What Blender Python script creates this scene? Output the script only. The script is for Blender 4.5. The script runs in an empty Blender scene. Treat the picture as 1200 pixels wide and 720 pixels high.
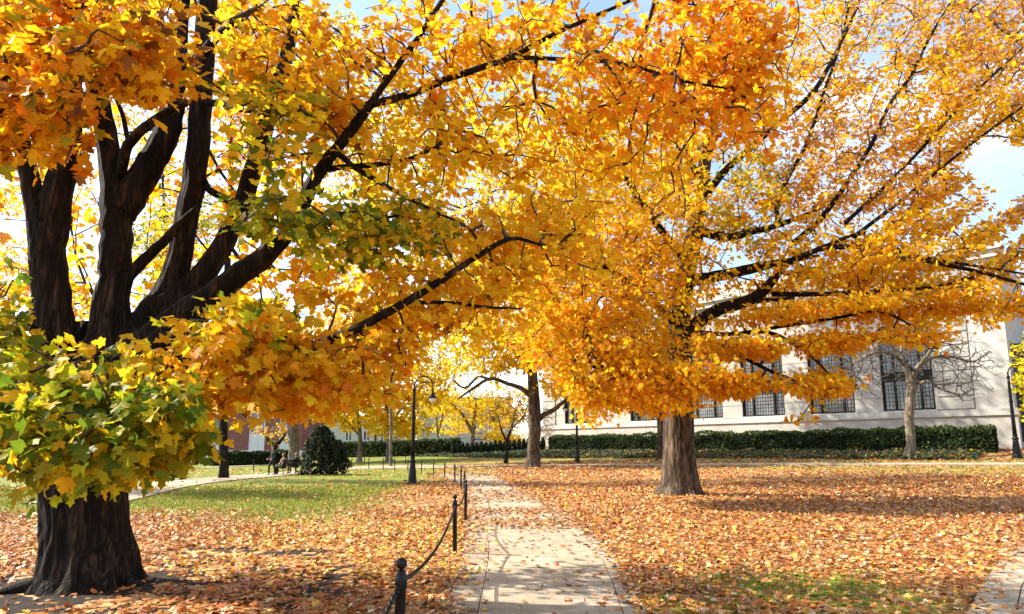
import bpy, bmesh, math, random
import numpy as np
from mathutils import Vector, Matrix

# ------------------------------------------------------------------ scene, camera, light
SC = bpy.context.scene
COL = SC.collection
RNG = np.random.default_rng(7)
random.seed(7)

F_PX = 700.0            # focal length in photo pixels (1200 wide)
PCX, PCY = 600.0, 428.0
EYE = 1.57
TAN_P = (526.5 - PCY) / F_PX
PITCH = math.atan(TAN_P)

cam_d = bpy.data.cameras.new('camera')
cam = bpy.data.objects.new('camera', cam_d)
COL.objects.link(cam)
cam.location = (0, 0, EYE)
cam.rotation_euler = (math.radians(90) + PITCH, 0, 0)
cam_d.sensor_width = 36.0
cam_d.lens = 36.0 * F_PX / 1200.0
cam_d.shift_y = (PCY - 360.0) / 1200.0
cam_d.clip_end = 5000
cam_d.clip_start = 0.05
SC.camera = cam

SUN_DIR = Vector((-0.94, 0.20, 0.0)).normalized()      # horizontal direction towards the sun
SUN_EL = math.radians(40)
sv = Vector((SUN_DIR.x * math.cos(SUN_EL), SUN_DIR.y * math.cos(SUN_EL), math.sin(SUN_EL)))
sun_d = bpy.data.lights.new('sun', 'SUN')
sun_d.energy = 5.0
sun_d.angle = math.radians(0.53)
sun_d.color = (1.0, 0.93, 0.80)
sun = bpy.data.objects.new('sun', sun_d)
COL.objects.link(sun)
sun.rotation_euler = (-sv).to_track_quat('-Z', 'Y').to_euler()

W = bpy.data.worlds.new('World')
SC.world = W
W.use_nodes = True
wn, wl = W.node_tree.nodes, W.node_tree.links
wn.clear()
sky = wn.new('ShaderNodeTexSky')
sky.sky_type = 'NISHITA'
sky.sun_disc = False
sky.sun_elevation = SUN_EL
sky.sun_rotation = math.atan2(SUN_DIR.x, SUN_DIR.y)
sky.air_density = 1.0
sky.dust_density = 1.0
sky.ozone_density = 1.0
bg = wn.new('ShaderNodeBackground')
bg.inputs['Strength'].default_value = 0.15
# thin high cloud over the whole sky
tcw = wn.new('ShaderNodeTexCoord')
mpw = wn.new('ShaderNodeMapping'); mpw.inputs['Scale'].default_value = (1.2, 2.0, 4.0)
nzw = wn.new('ShaderNodeTexNoise'); nzw.inputs['Scale'].default_value = 1.6; nzw.inputs['Detail'].default_value = 7
rpw = wn.new('ShaderNodeValToRGB')
rpw.color_ramp.elements[0].position = 0.44; rpw.color_ramp.elements[0].color = (0.04, 0.04, 0.04, 1)
rpw.color_ramp.elements[1].position = 0.74; rpw.color_ramp.elements[1].color = (0.62, 0.62, 0.62, 1)
mxw = wn.new('ShaderNodeMix'); mxw.data_type = 'RGBA'
mxw.inputs[7].default_value = (4.6, 4.7, 4.9, 1)
outw = wn.new('ShaderNodeOutputWorld')
wl.new(tcw.outputs['Generated'], mpw.inputs['Vector'])
wl.new(mpw.outputs['Vector'], nzw.inputs['Vector'])
wl.new(nzw.outputs['Fac'], rpw.inputs['Fac'])
wl.new(rpw.outputs['Color'], mxw.inputs[0])
wl.new(sky.outputs['Color'], mxw.inputs[6])
wl.new(mxw.outputs[2], bg.inputs['Color'])
wl.new(bg.outputs['Background'], outw.inputs['Surface'])

SC.view_settings.view_transform = 'Standard'
SC.view_settings.look = 'None'
SC.view_settings.exposure = 1.38
SC.view_settings.gamma = 1.0
SC.view_settings.use_curve_mapping = False
SC.cycles.max_bounces = 10
SC.cycles.diffuse_bounces = 8
SC.cycles.transmission_bounces = 8
SC.cycles.sample_clamp_indirect = 8

# ------------------------------------------------------------------ picture <-> world helpers
CP, SP = math.cos(PITCH), math.sin(PITCH)

def ray(px, py):
    x = (np.asarray(px, float) - PCX) / F_PX
    y = (PCY - np.asarray(py, float)) / F_PX
    return np.stack([x, CP - y * SP, SP + y * CP], -1)

def P(px, py, Y):
    """world point on the line of sight of a pixel at distance Y ahead of the camera"""
    d = ray(px, py)
    t = np.asarray(Y, float) / d[..., 1]
    return d * t[..., None] + np.array([0, 0, EYE])

def proj(p):
    p = np.asarray(p, float)
    v = p - np.array([0, 0, EYE])
    depth = v[..., 1] * CP + v[..., 2] * SP
    up = -v[..., 1] * SP + v[..., 2] * CP
    depth = np.where(depth > 0.05, depth, 0.05)
    return PCX + F_PX * v[..., 0] / depth, PCY - F_PX * up / depth, depth

# wall line of the pale building: from A (far left end) to C (near right end)
WA, WC = np.array([3.75, 71.0]), np.array([33.5, 40.0])
WDIR = (WC - WA) / np.linalg.norm(WC - WA)
WN = np.array([WDIR[1], -WDIR[0]])
if WN @ (-WA) < 0: WN = -WN

def S(x, y):
    return (np.asarray(x, float) - WA[0]) * WN[0] + (np.asarray(y, float) - WA[1]) * WN[1]

def T(x, y):
    """height of the ground"""
    return np.interp(S(x, y), [3.5, 7.0, 14.8, 21, 28], [1.52, 1.08, 0.58, 0.30, 0.0])

def G(px, py):
    """where the line of sight of a pixel meets the ground"""
    d = ray(px, py)
    prev = 1.0
    for t in np.concatenate([np.arange(1, 60, .25), np.arange(60, 400, 1)]):
        q = d * t
        if EYE + q[2] <= T(q[0], q[1]):
            lo, hi = prev, t
            for _ in range(24):
                m = (lo + hi) / 2
                q = d * m
                if EYE + q[2] <= T(q[0], q[1]): hi = m
                else: lo = m
            q = d * hi
            return np.array([q[0], q[1], float(T(q[0], q[1]))])
        prev = t
    q = d * 150
    return np.array([q[0], q[1], float(T(q[0], q[1]))])

# ------------------------------------------------------------------ objects, tags
def tag(o, label=None, cat=None, group=None, kind=None):
    if label: o['label'] = label
    if cat: o['category'] = cat
    if group: o['group'] = group
    if kind: o['kind'] = kind
    return o

def empty(name, loc, rz=0.0):
    o = bpy.data.objects.new(name, None)
    o.empty_display_size = 0.2
    COL.objects.link(o)
    o.location = [float(a) for a in loc]
    o.rotation_euler = (0, 0, rz)
    return o

def link_mesh(name, me, mat, parent=None):
    o = bpy.data.objects.new(name, me)
    COL.objects.link(o)
    if mat is not None and not me.materials: me.materials.append(mat)
    if parent is not None:
        o.parent = parent
    return o

class MB:
    """collects geometry for one mesh object"""
    def __init__(self):
        self.v, self.f, self.n = [], [], 0
    def add(self, verts, faces):
        verts = np.asarray(verts, float).reshape(-1, 3)
        self.v.append(verts)
        n = self.n
        self.f.extend([[i + n for i in f] for f in faces])
        self.n += len(verts)
        return self
    def box(self, x0, x1, y0, y1, z0, z1, M=None):
        v = np.array([[x0,y0,z0],[x1,y0,z0],[x1,y1,z0],[x0,y1,z0],[x0,y0,z1],[x1,y0,z1],[x1,y1,z1],[x0,y1,z1]], float)
        if M is not None: v = M(v)
        return self.add(v, [[3,2,1,0],[4,5,6,7],[0,1,5,4],[1,2,6,5],[2,3,7,6],[3,0,4,7]])
    def tube(self, pts, radii, sides=8, cap=True, ridge=None):
        pts = np.asarray(pts, float)
        n = len(pts)
        radii = np.broadcast_to(np.asarray(radii, float), (n,))
        tg = np.gradient(pts, axis=0)
        tg /= np.linalg.norm(tg, axis=1, keepdims=True) + 1e-9
        ref = np.array([1., 0, 0]) if abs(tg[0][0]) < .8 else np.array([0, 1., 0])
        u = np.cross(tg[0], ref); u /= np.linalg.norm(u)
        rings = []
        a = np.arange(sides) * 2 * math.pi / sides
        for i in range(n):
            u = u - tg[i] * (u @ tg[i]); u /= np.linalg.norm(u) + 1e-9
            w = np.cross(tg[i], u)
            r = radii[i] * (np.ones(sides) if ridge is None else ridge(i, a))
            rings.append(pts[i] + (np.cos(a) * r)[:, None] * u + (np.sin(a) * r)[:, None] * w)
        v = np.concatenate(rings)
        f = []
        for i in range(n - 1):
            for k in range(sides):
                k2 = (k + 1) % sides
                f.append([i*sides+k, i*sides+k2, (i+1)*sides+k2, (i+1)*sides+k])
        if cap:
            f.append(list(range(sides))[::-1]); f.append([(n-1)*sides + k for k in range(sides)])
        return self.add(v, f)
    def lathe(self, prof, sides=16, c=(0, 0, 0), cap=True):
        a = np.arange(sides) * 2 * math.pi / sides
        v = []
        for r, z in prof:
            v.append(np.stack([c[0] + r*np.cos(a), c[1] + r*np.sin(a), np.full(sides, c[2] + z)], 1))
        f = []
        n = len(prof)
        for i in range(n - 1):
            for k in range(sides):
                k2 = (k + 1) % sides
                f.append([i*sides+k, i*sides+k2, (i+1)*sides+k2, (i+1)*sides+k])
        if cap:
            f.append(list(range(sides))[::-1]); f.append([(n-1)*sides + k for k in range(sides)])
        return self.add(np.concatenate(v), f)
    def mesh(self, name, smooth=False):
        me = bpy.data.meshes.new(name)
        v = np.concatenate(self.v) if self.v else np.zeros((0, 3))
        me.from_pydata(v.tolist(), [], self.f)
        if smooth: me.polygons.foreach_set('use_smooth', np.ones(len(me.polygons), bool))
        me.update()
        return me
    def build(self, name, mat, parent=None, smooth=False, origin=None):
        if origin is not None:
            o3 = np.asarray(origin, float)
            self.v = [a - o3 for a in self.v]
        me = self.mesh(name, smooth)
        o = link_mesh(name, me, mat, parent)
        if origin is not None and parent is None:
            o.location = [float(a) for a in origin]
        return o

def tri_mesh(name, verts, tris, cols=None, mat=None, smooth=False):
    """fast triangle mesh from arrays, optional per-vertex colour"""
    me = bpy.data.meshes.new(name)
    nv, nt = len(verts), len(tris)
    me.vertices.add(nv); me.loops.add(nt * 3); me.polygons.add(nt)
    me.vertices.foreach_set('co', np.asarray(verts, np.float32).ravel())
    me.loops.foreach_set('vertex_index', np.asarray(tris, np.int32).ravel())
    me.polygons.foreach_set('loop_start', np.arange(0, nt * 3, 3, dtype=np.int32))
    if smooth: me.polygons.foreach_set('use_smooth', np.ones(nt, bool))
    me.update(calc_edges=True)
    if cols is not None:
        at = me.color_attributes.new('leaf_colour', 'FLOAT_COLOR', 'POINT')
        c4 = np.ones((nv, 4), np.float32); c4[:, :3] = cols
        at.data.foreach_set('color', c4.ravel())
    if mat is not None: me.materials.append(mat)
    return me

# ------------------------------------------------------------------ materials
def new_mat(name):
    m = bpy.data.materials.new(name); m.use_nodes = True
    nt = m.node_tree; nt.nodes.clear()
    out = nt.nodes.new('ShaderNodeOutputMaterial')
    b = nt.nodes.new('ShaderNodeBsdfPrincipled')
    nt.links.new(b.outputs[0], out.inputs[0])
    return m, nt, b, out

def nd(nt, t, **kw):
    n = nt.nodes.new(t)
    for k, v in kw.items():
        if k in n.inputs: n.inputs[k].default_value = v
        else: setattr(n, k, v)
    return n

def ramp(nt, stops):
    r = nt.nodes.new('ShaderNodeValToRGB')
    e = r.color_ramp.elements
    while len(e) < len(stops): e.new(0.5)
    for el, (p, c) in zip(e, stops):
        el.position = p; el.color = (*c, 1)
    return r

def noisy(name, stops, scale=8.0, detail=6.0, rough=0.8, bump=0.0, bump_scale=None, stretch=(1, 1, 1), metallic=0.0, dist=0.0, spec=None):
    m, nt, b, out = new_mat(name)
    tc = nd(nt, 'ShaderNodeTexCoord')
    mp = nd(nt, 'ShaderNodeMapping'); mp.inputs['Scale'].default_value = stretch
    nz = nd(nt, 'ShaderNodeTexNoise', Scale=scale, Detail=detail, Distortion=dist)
    r = ramp(nt, stops)
    nt.links.new(tc.outputs['Object'], mp.inputs[0]); nt.links.new(mp.outputs[0], nz.inputs['Vector'])
    nt.links.new(nz.outputs['Fac'], r.inputs[0]); nt.links.new(r.outputs[0], b.inputs['Base Color'])
    b.inputs['Roughness'].default_value = rough
    b.inputs['Metallic'].default_value = metallic
    if spec is not None: b.inputs['Specular IOR Level'].default_value = spec
    if bump:
        n2 = nd(nt, 'ShaderNodeTexNoise', Scale=bump_scale or scale * 3, Detail=8.0)
        nt.links.new(mp.outputs[0], n2.inputs['Vector'])
        bp = nd(nt, 'ShaderNodeBump', Strength=bump, Distance=0.03)
        nt.links.new(n2.outputs['Fac'], bp.inputs['Height']); nt.links.new(bp.outputs[0], b.inputs['Normal'])
    return m

def leaf_material(name, trans=0.5, from_object=False, spec=0.25, rough=0.5):
    m, nt, b, out = new_mat(name)
    if from_object:
        src = nd(nt, 'ShaderNodeObjectInfo').outputs['Color']
    else:
        a = nd(nt, 'ShaderNodeVertexColor'); a.layer_name = 'leaf_colour'
        src = a.outputs['Color']
    tc = nd(nt, 'ShaderNodeTexCoord')
    nz = nd(nt, 'ShaderNodeTexNoise', Scale=9.0, Detail=3.0)
    nt.links.new(tc.outputs['Object'], nz.inputs['Vector'])
    rp = ramp(nt, [(0.3, (0.86, 0.84, 0.8)), (0.6, (1.06, 1.06, 1.06))])
    nt.links.new(nz.outputs['Fac'], rp.inputs[0])
    mx = nd(nt, 'ShaderNodeMix', data_type='RGBA', blend_type='MULTIPLY'); mx.inputs[0].default_value = 1.0
    n2 = nd(nt, 'ShaderNodeTexNoise', Scale=38.0, Detail=2.0)
    nt.links.new(tc.outputs['Object'], n2.inputs['Vector'])
    r2 = ramp(nt, [(0.66, (1, 1, 1)), (0.76, (0.42, 0.30, 0.25))])
    nt.links.new(n2.outputs['Fac'], r2.inputs[0])
    m0 = nd(nt, 'ShaderNodeMix', data_type='RGBA', blend_type='MULTIPLY'); m0.inputs[0].default_value = 1.0
    nt.links.new(rp.outputs[0], m0.inputs[6]); nt.links.new(r2.outputs[0], m0.inputs[7])
    nt.links.new(src, mx.inputs[6]); nt.links.new(m0.outputs[2], mx.inputs[7])
    nt.links.new(mx.outputs[2], b.inputs['Base Color'])
    b.inputs['Roughness'].default_value = rough
    b.inputs['Specular IOR Level'].default_value = spec
    tr = nd(nt, 'ShaderNodeBsdfTranslucent')
    nt.links.new(mx.outputs[2], tr.inputs['Color'])
    ms = nd(nt, 'ShaderNodeMixShader'); ms.inputs[0].default_value = trans
    nt.links.new(b.outputs[0], ms.inputs[1]); nt.links.new(tr.outputs[0], ms.inputs[2])
    nt.links.new(ms.outputs[0], out.inputs[0])
    return m

def bark_material(name, dark, mid, light, scale=6.0, bump=0.8):
    m, nt, b, out = new_mat(name)
    tc = nd(nt, 'ShaderNodeTexCoord')
    mp = nd(nt, 'ShaderNodeMapping'); mp.inputs['Scale'].default_value = (1, 1, 0.16)
    n1 = nd(nt, 'ShaderNodeTexNoise', Scale=scale, Detail=8.0, Roughness=0.62, Distortion=0.6)
    vo = nd(nt, 'ShaderNodeTexVoronoi', Scale=scale * 2.2); vo.feature = 'DISTANCE_TO_EDGE'
    n3 = nd(nt, 'ShaderNodeTexNoise', Scale=1.3, Detail=3.0)
    nt.links.new(tc.outputs['Object'], mp.inputs[0])
    nw = nd(nt, 'ShaderNodeTexNoise', Scale=scale * .8, Detail=5.0)
    nt.links.new(mp.outputs[0], nw.inputs['Vector'])
    wv = nd(nt, 'ShaderNodeVectorMath', operation='MULTIPLY_ADD'); wv.inputs[1].default_value = (.22, .22, .22)
    nt.links.new(nw.outputs['Color'], wv.inputs[0]); nt.links.new(mp.outputs[0], wv.inputs[2])
    nt.links.new(mp.outputs[0], n1.inputs['Vector']); nt.links.new(wv.outputs[0], vo.inputs['Vector'])
    nt.links.new(tc.outputs['Object'], n3.inputs['Vector'])
    mul = nd(nt, 'ShaderNodeMath', operation='MULTIPLY_ADD'); mul.inputs[1].default_value = 0.6; mul.inputs[2].default_value = -0.02
    nt.links.new(vo.outputs['Distance'], mul.inputs[0])
    ad = nd(nt, 'ShaderNodeMath', operation='ADD')
    nt.links.new(mul.outputs[0], ad.inputs[0]); nt.links.new(n1.outputs['Fac'], ad.inputs[1])
    r = ramp(nt, [(0.38, dark), (0.58, mid), (0.85, light)])
    nt.links.new(ad.outputs[0], r.inputs[0])
    r2 = ramp(nt, [(0.35, (0.75, 0.72, 0.7)), (0.65, (1.15, 1.12, 1.05))])
    nt.links.new(n3.outputs['Fac'], r2.inputs[0])
    mx = nd(nt, 'ShaderNodeMix', data_type='RGBA', blend_type='MULTIPLY'); mx.inputs[0].default_value = 1.0
    nt.links.new(r.outputs[0], mx.inputs[6]); nt.links.new(r2.outputs[0], mx.inputs[7])
    nt.links.new(mx.outputs[2], b.inputs['Base Color'])
    b.inputs['Roughness'].default_value = 0.9
    b.inputs['Specular IOR Level'].default_value = 0.2
    bp = nd(nt, 'ShaderNodeBump', Strength=bump, Distance=0.07)
    nt.links.new(ad.outputs[0], bp.inputs['Height']); nt.links.new(bp.outputs[0], b.inputs['Normal'])
    return m

M = {}
M['leaf'] = leaf_material('autumn_leaf', 0.64, spec=0.2)
M['leaf_obj'] = leaf_material('autumn_leaf_single', 0.64, True, spec=0.2)
M['fallen'] = leaf_material('fallen_leaf', 0.12, spec=0.3)
M['fallen_obj'] = leaf_material('fallen_leaf_single', 0.12, True, spec=0.3)
M['green_leaf'] = leaf_material('evergreen_leaf', 0.25, spec=0.15, rough=.7)
M['bark_dark'] = bark_material('dark_maple_bark', (0.003, 0.0022, 0.0018), (0.013, 0.0085, 0.006), (0.07, 0.045, 0.029), 7.0, 1.0)
M['bark_brown'] = bark_material('brown_maple_bark', (0.016, 0.011, 0.008), (0.075, 0.053, 0.036), (0.20, 0.15, 0.107), 5.0, 1.0)
M['bark_grey'] = bark_material('grey_bark', (0.05, 0.042, 0.036), (0.17, 0.145, 0.12), (0.32, 0.28, 0.24), 5.0, 0.8)
M['bark_pale'] = bark_material('pale_bark', (0.05, 0.042, 0.03), (0.165, 0.14, 0.105), (0.30, 0.26, 0.20), 6.0, 0.7)
M['twig'] = noisy('twig_bark', [(0.3, (0.016, 0.012, 0.01)), (0.7, (0.05, 0.037, 0.03))], 12, rough=0.9)
M['twig_grey'] = noisy('grey_twig_bark', [(0.3, (0.03, 0.024, 0.02)), (0.7, (0.085, 0.068, 0.056))], 12, rough=0.9)
M['iron'] = noisy('black_painted_iron', [(0.3, (0.004, 0.004, 0.0045)), (0.7, (0.009, 0.009, 0.010))], 25, rough=0.38, bump=0.08, bump_scale=60, spec=0.22)
M['glass_globe'] = noisy('frosted_globe', [(0.3, (0.70, 0.70, 0.68)), (0.7, (0.8, 0.8, 0.78))], 8, rough=0.25)
M['stone'] = noisy('pale_limestone', [(0.3, (0.32, 0.305, 0.275)), (0.55, (0.385, 0.37, 0.335)), (0.8, (0.44, 0.425, 0.39))], 1.4, 9, rough=0.85, bump=0.15, bump_scale=30)
M['stone_trim'] = noisy('limestone_trim', [(0.3, (0.38, 0.365, 0.335)), (0.7, (0.48, 0.465, 0.43))], 2.5, 8, rough=0.8, bump=0.1, bump_scale=30)
M['frame'] = noisy('dark_bronze_frame', [(0.3, (0.006, 0.006, 0.006)), (0.7, (0.013, 0.012, 0.011))], 20, rough=0.5, spec=.2)
M['white_paint'] = noisy('white_paint', [(0.3, (0.58, 0.59, 0.60)), (0.7, (0.7, 0.71, 0.72))], 6, rough=0.5)
M['soil'] = noisy('dark_soil', [(0.3, (0.02, 0.015, 0.012)), (0.7, (0.055, 0.042, 0.032))], 9, rough=0.95, bump=0.6)
M['hedge_core'] = noisy('hedge_inner_shade', [(0.3, (0.006, 0.009, 0.004)), (0.7, (0.015, 0.02, 0.008))], 6, rough=0.95)
M['bench'] = noisy('black_bench_slat', [(0.3, (0.010, 0.010, 0.011)), (0.7, (0.022, 0.022, 0.024))], 14, rough=0.45)
M['roof'] = noisy('slate_roof', [(0.3, (0.10, 0.10, 0.11)), (0.7, (0.17, 0.17, 0.18))], 10, rough=0.8)

def glass_material():
    m, nt, b, out = new_mat('window_glass')
    tc = nd(nt, 'ShaderNodeTexCoord')
    nz = nd(nt, 'ShaderNodeTexNoise', Scale=0.6, Detail=3.0)
    nt.links.new(tc.outputs['Object'], nz.inputs['Vector'])
    r = ramp(nt, [(0.35, (0.05, 0.055, 0.06)), (0.65, (0.20, 0.215, 0.235))])
    nt.links.new(nz.outputs['Fac'], r.inputs[0]); nt.links.new(r.outputs[0], b.inputs['Base Color'])
    b.inputs['Roughness'].default_value = 0.07
    b.inputs['Specular IOR Level'].default_value = 0.8
    return m
M['glass'] = glass_material()

def brick_material():
    m, nt, b, out = new_mat('red_brick')
    tc = nd(nt, 'ShaderNodeTexCoord')
    mp = nd(nt, 'ShaderNodeMapping'); mp.inputs['Rotation'].default_value = (math.radians(90), 0, 0)
    br = nd(nt, 'ShaderNodeTexBrick', Scale=1.0)
    br.inputs['Color1'].default_value = (0.22, 0.065, 0.05, 1); br.inputs['Color2'].default_value = (0.15, 0.045, 0.04, 1)
    br.inputs['Mortar'].default_value = (0.3, 0.2, 0.17, 1)
    br.inputs['Brick Width'].default_value = 0.42; br.inputs['Row Height'].default_value = 0.16; br.inputs['Mortar Size'].default_value = 0.012
    nt.links.new(tc.outputs['Object'], mp.inputs[0]); nt.links.new(mp.outputs[0], br.inputs['Vector'])
    nt.links.new(br.outputs['Color'], b.inputs['Base Color'])
    b.inputs['Roughness'].default_value = 0.9
    return m
M['brick'] = brick_material()

def concrete_material():
    m, nt, b, out = new_mat('old_concrete')
    tc = nd(nt, 'ShaderNodeTexCoord')
    n1 = nd(nt, 'ShaderNodeTexNoise', Scale=0.9, Detail=7.0, Roughness=0.6)
    n2 = nd(nt, 'ShaderNodeTexNoise', Scale=45.0, Detail=6.0)
    n3 = nd(nt, 'ShaderNodeTexNoise', Scale=5.0, Detail=8.0, Distortion=1.0)
    for n in (n1, n2, n3): nt.links.new(tc.outputs['Object'], n.inputs['Vector'])
    n3.inputs['Scale'].default_value = 3.2
    r = ramp(nt, [(0.3, (0.27, 0.215, 0.145)), (0.55, (0.365, 0.30, 0.21)), (0.75, (0.42, 0.35, 0.255))])
    nt.links.new(n1.outputs['Fac'], r.inputs[0])
    r2 = ramp(nt, [(0.35, (0.8, 0.78, 0.74)), (0.6, (1.05, 1.05, 1.05))])
    nt.links.new(n2.outputs['Fac'], r2.inputs[0])
    r3 = ramp(nt, [(0.32, (0.55, 0.47, 0.38)), (0.52, (1.0, 1.0, 1.0))])
    nt.links.new(n3.outputs['Fac'], r3.inputs[0])
    m1 = nd(nt, 'ShaderNodeMix', data_type='RGBA', blend_type='MULTIPLY'); m1.inputs[0].default_value = 1
    m2 = nd(nt, 'ShaderNodeMix', data_type='RGBA', blend_type='MULTIPLY'); m2.inputs[0].default_value = 0.7
    nt.links.new(r.outputs[0], m1.inputs[6]); nt.links.new(r2.outputs[0], m1.inputs[7])
    nt.links.new(m1.outputs[2], m2.inputs[6]); nt.links.new(r3.outputs[0], m2.inputs[7])
    nt.links.new(m2.outputs[2], b.inputs['Base Color'])
    b.inputs['Roughness'].default_value = 0.85
    bp = nd(nt, 'ShaderNodeBump', Strength=0.25, Distance=0.01)
    nt.links.new(n2.outputs['Fac'], bp.inputs['Height']); nt.links.new(bp.outputs[0], b.inputs['Normal'])
    return m
M['concrete'] = concrete_material()

def ground_material():
    """matted old leaves and soil, grass where the vertex mask says so"""
    m, nt, b, out = new_mat('leafy_ground')
    tc = nd(nt, 'ShaderNodeTexCoord')
    vo = nd(nt, 'ShaderNodeTexVoronoi', Scale=9.0); vo.feature = 'F1'
    v2 = nd(nt, 'ShaderNodeTexVoronoi', Scale=5.0); v2.feature = 'F1'
    n1 = nd(nt, 'ShaderNodeTexNoise', Scale=0.35, Detail=5.0)
    ng = nd(nt, 'ShaderNodeTexNoise', Scale=14.0, Detail=8.0)
    for n in (vo, v2, n1, ng): nt.links.new(tc.outputs['Object'], n.inputs['Vector'])
    sp = nd(nt, 'ShaderNodeSeparateColor'); nt.links.new(vo.outputs['Color'], sp.inputs[0])
    leaf = ramp(nt, [(0.0, (0.10, 0.045, 0.02)), (0.25, (0.22, 0.10, 0.035)), (0.45, (0.36, 0.17, 0.05)), (0.62, (0.30, 0.11, 0.035)), (0.8, (0.44, 0.29, 0.15)), (1.0, (0.48, 0.30, 0.08))])
    nt.links.new(sp.outputs[0], leaf.inputs[0])
    grass = ramp(nt, [(0.25, (0.06, 0.09, 0.012)), (0.5, (0.14, 0.17, 0.022)), (0.75, (0.24, 0.25, 0.035))])
    nt.links.new(ng.outputs['Fac'], grass.inputs[0])
    at = nd(nt, 'ShaderNodeAttribute'); at.attribute_name = 'cover'
    sc = nd(nt, 'ShaderNodeSeparateColor'); nt.links.new(at.outputs['Color'], sc.inputs[0])
    sp2 = nd(nt, 'ShaderNodeSeparateColor'); nt.links.new(v2.outputs['Color'], sp2.inputs[0])
    # grass shows between leaves: threshold the mask by a per-cell random number
    gt = nd(nt, 'ShaderNodeMath', operation='GREATER_THAN'); nt.links.new(sc.outputs[0], gt.inputs[0]); nt.links.new(sp2.outputs[1], gt.inputs[1])
    mx = nd(nt, 'ShaderNodeMix', data_type='RGBA'); nt.links.new(gt.outputs[0], mx.inputs[0])
    nt.links.new(leaf.outputs[0], mx.inputs[6]); nt.links.new(grass.outputs[0], mx.inputs[7])
    soil = ramp(nt, [(0.3, (0.010, 0.007, 0.005)), (0.7, (0.034, 0.023, 0.016))]); nt.links.new(ng.outputs['Fac'], soil.inputs[0])
    gt2 = nd(nt, 'ShaderNodeMath', operation='GREATER_THAN'); nt.links.new(sc.outputs[1], gt2.inputs[0]); nt.links.new(sp2.outputs[2], gt2.inputs[1])
    m2 = nd(nt, 'ShaderNodeMix', data_type='RGBA'); nt.links.new(gt2.outputs[0], m2.inputs[0])
    nt.links.new(mx.outputs[2], m2.inputs[6]); nt.links.new(soil.outputs[0], m2.inputs[7])
    nt.links.new(m2.outputs[2], b.inputs['Base Color'])
    b.inputs['Roughness'].default_value = 0.9
    b.inputs['Specular IOR Level'].default_value = 0.15
    bp = nd(nt, 'ShaderNodeBump', Strength=0.7, Distance=0.05)
    nt.links.new(ng.outputs['Fac'], bp.inputs['Height']); nt.links.new(bp.outputs[0], b.inputs['Normal'])
    return m
M['ground'] = ground_material()

# ------------------------------------------------------------------ leaves
def leaf_templates(level):
    """outline fans of a lobed maple leaf; length 1 along +y, base at the origin"""
    if level == 2:
        half = [(0, 0), (.14, -.05), (.36, .03), (.30, .14), (.42, .24), (.58, .46), (.40, .44), (.34, .52), (.22, .47), (.20, .62), (.27, .74), (.13, .80), (0, 1.0)]
    elif level == 1:
        half = [(0, 0), (.33, .0), (.30, .18), (.56, .46), (.25, .47), (.24, .74), (0, 1.0)]
    else:
        half = [(0, 0), (.46, .18), (.42, .62), (0, 1.0)]
    out = half + [(-x, y) for x, y in half[-2:0:-1]]
    tmpl = []
    rr = random.Random(3)
    for k in range(6 if level else 4):
        fold, curl, tw, wav = rr.uniform(-.1, .45), rr.uniform(-.5, .35), rr.uniform(-.3, .3), rr.uniform(0, .12)
        sx = rr.uniform(.88, 1.08)
        pts = [(0, .35)] + out
        v = []
        for i, (x, y) in enumerate(pts):
            jx = rr.uniform(-.02, .02) if i else 0
            z = fold * abs(x) + curl * (y - .35) ** 2 + tw * x * (y - .3) + wav * math.sin(7 * x + 5 * y)
            v.append(((x + jx) * sx, y, z))
        n = len(out)
        f = [(0, 1 + i, 1 + (i + 1) % n) for i in range(n)]
        if level == 0:
            v = v[1:]
            f = [(0, 1, 2), (0, 2, 3), (0, 3, 4), (0, 4, 5)][:n - 2]
        tmpl.append((np.array(v), np.array(f)))
    return tmpl
TM = {k: leaf_templates(k) for k in (0, 1, 2)}

def frames(tip, nrm):
    y = tip / (np.linalg.norm(tip, axis=1, keepdims=True) + 1e-9)
    z = nrm - y * np.sum(nrm * y, 1, keepdims=True)
    z /= np.linalg.norm(z, axis=1, keepdims=True) + 1e-9
    x = np.cross(y, z)
    return np.stack([x, y, z], 2)          # columns

def leaves_to_mesh(name, pos, R, size, col, level, mat):
    tm = TM[level]
    which = RNG.integers(0, len(tm), len(pos))
    V, Fc, C, off = [], [], [], 0
    for k, (tv, tf) in enumerate(tm):
        idx = np.where(which == k)[0]
        if len(idx) == 0: continue
        v = np.einsum('nij,vj->nvi', R[idx], tv) * size[idx][:, None, None] + pos[idx][:, None, :]
        n = len(idx); nv = len(tv)
        f = tf[None] + (np.arange(n) * nv)[:, None, None] + off
        V.append(v.reshape(-1, 3)); Fc.append(f.reshape(-1, 3))
        shade = np.ones(nv) * 1.0
        C.append((col[idx][:, None, :] * shade[None, :, None]).reshape(-1, 3))
        off += n * nv
    return tri_mesh(name, np.concatenate(V), np.concatenate(Fc), np.concatenate(C), mat)

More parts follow.
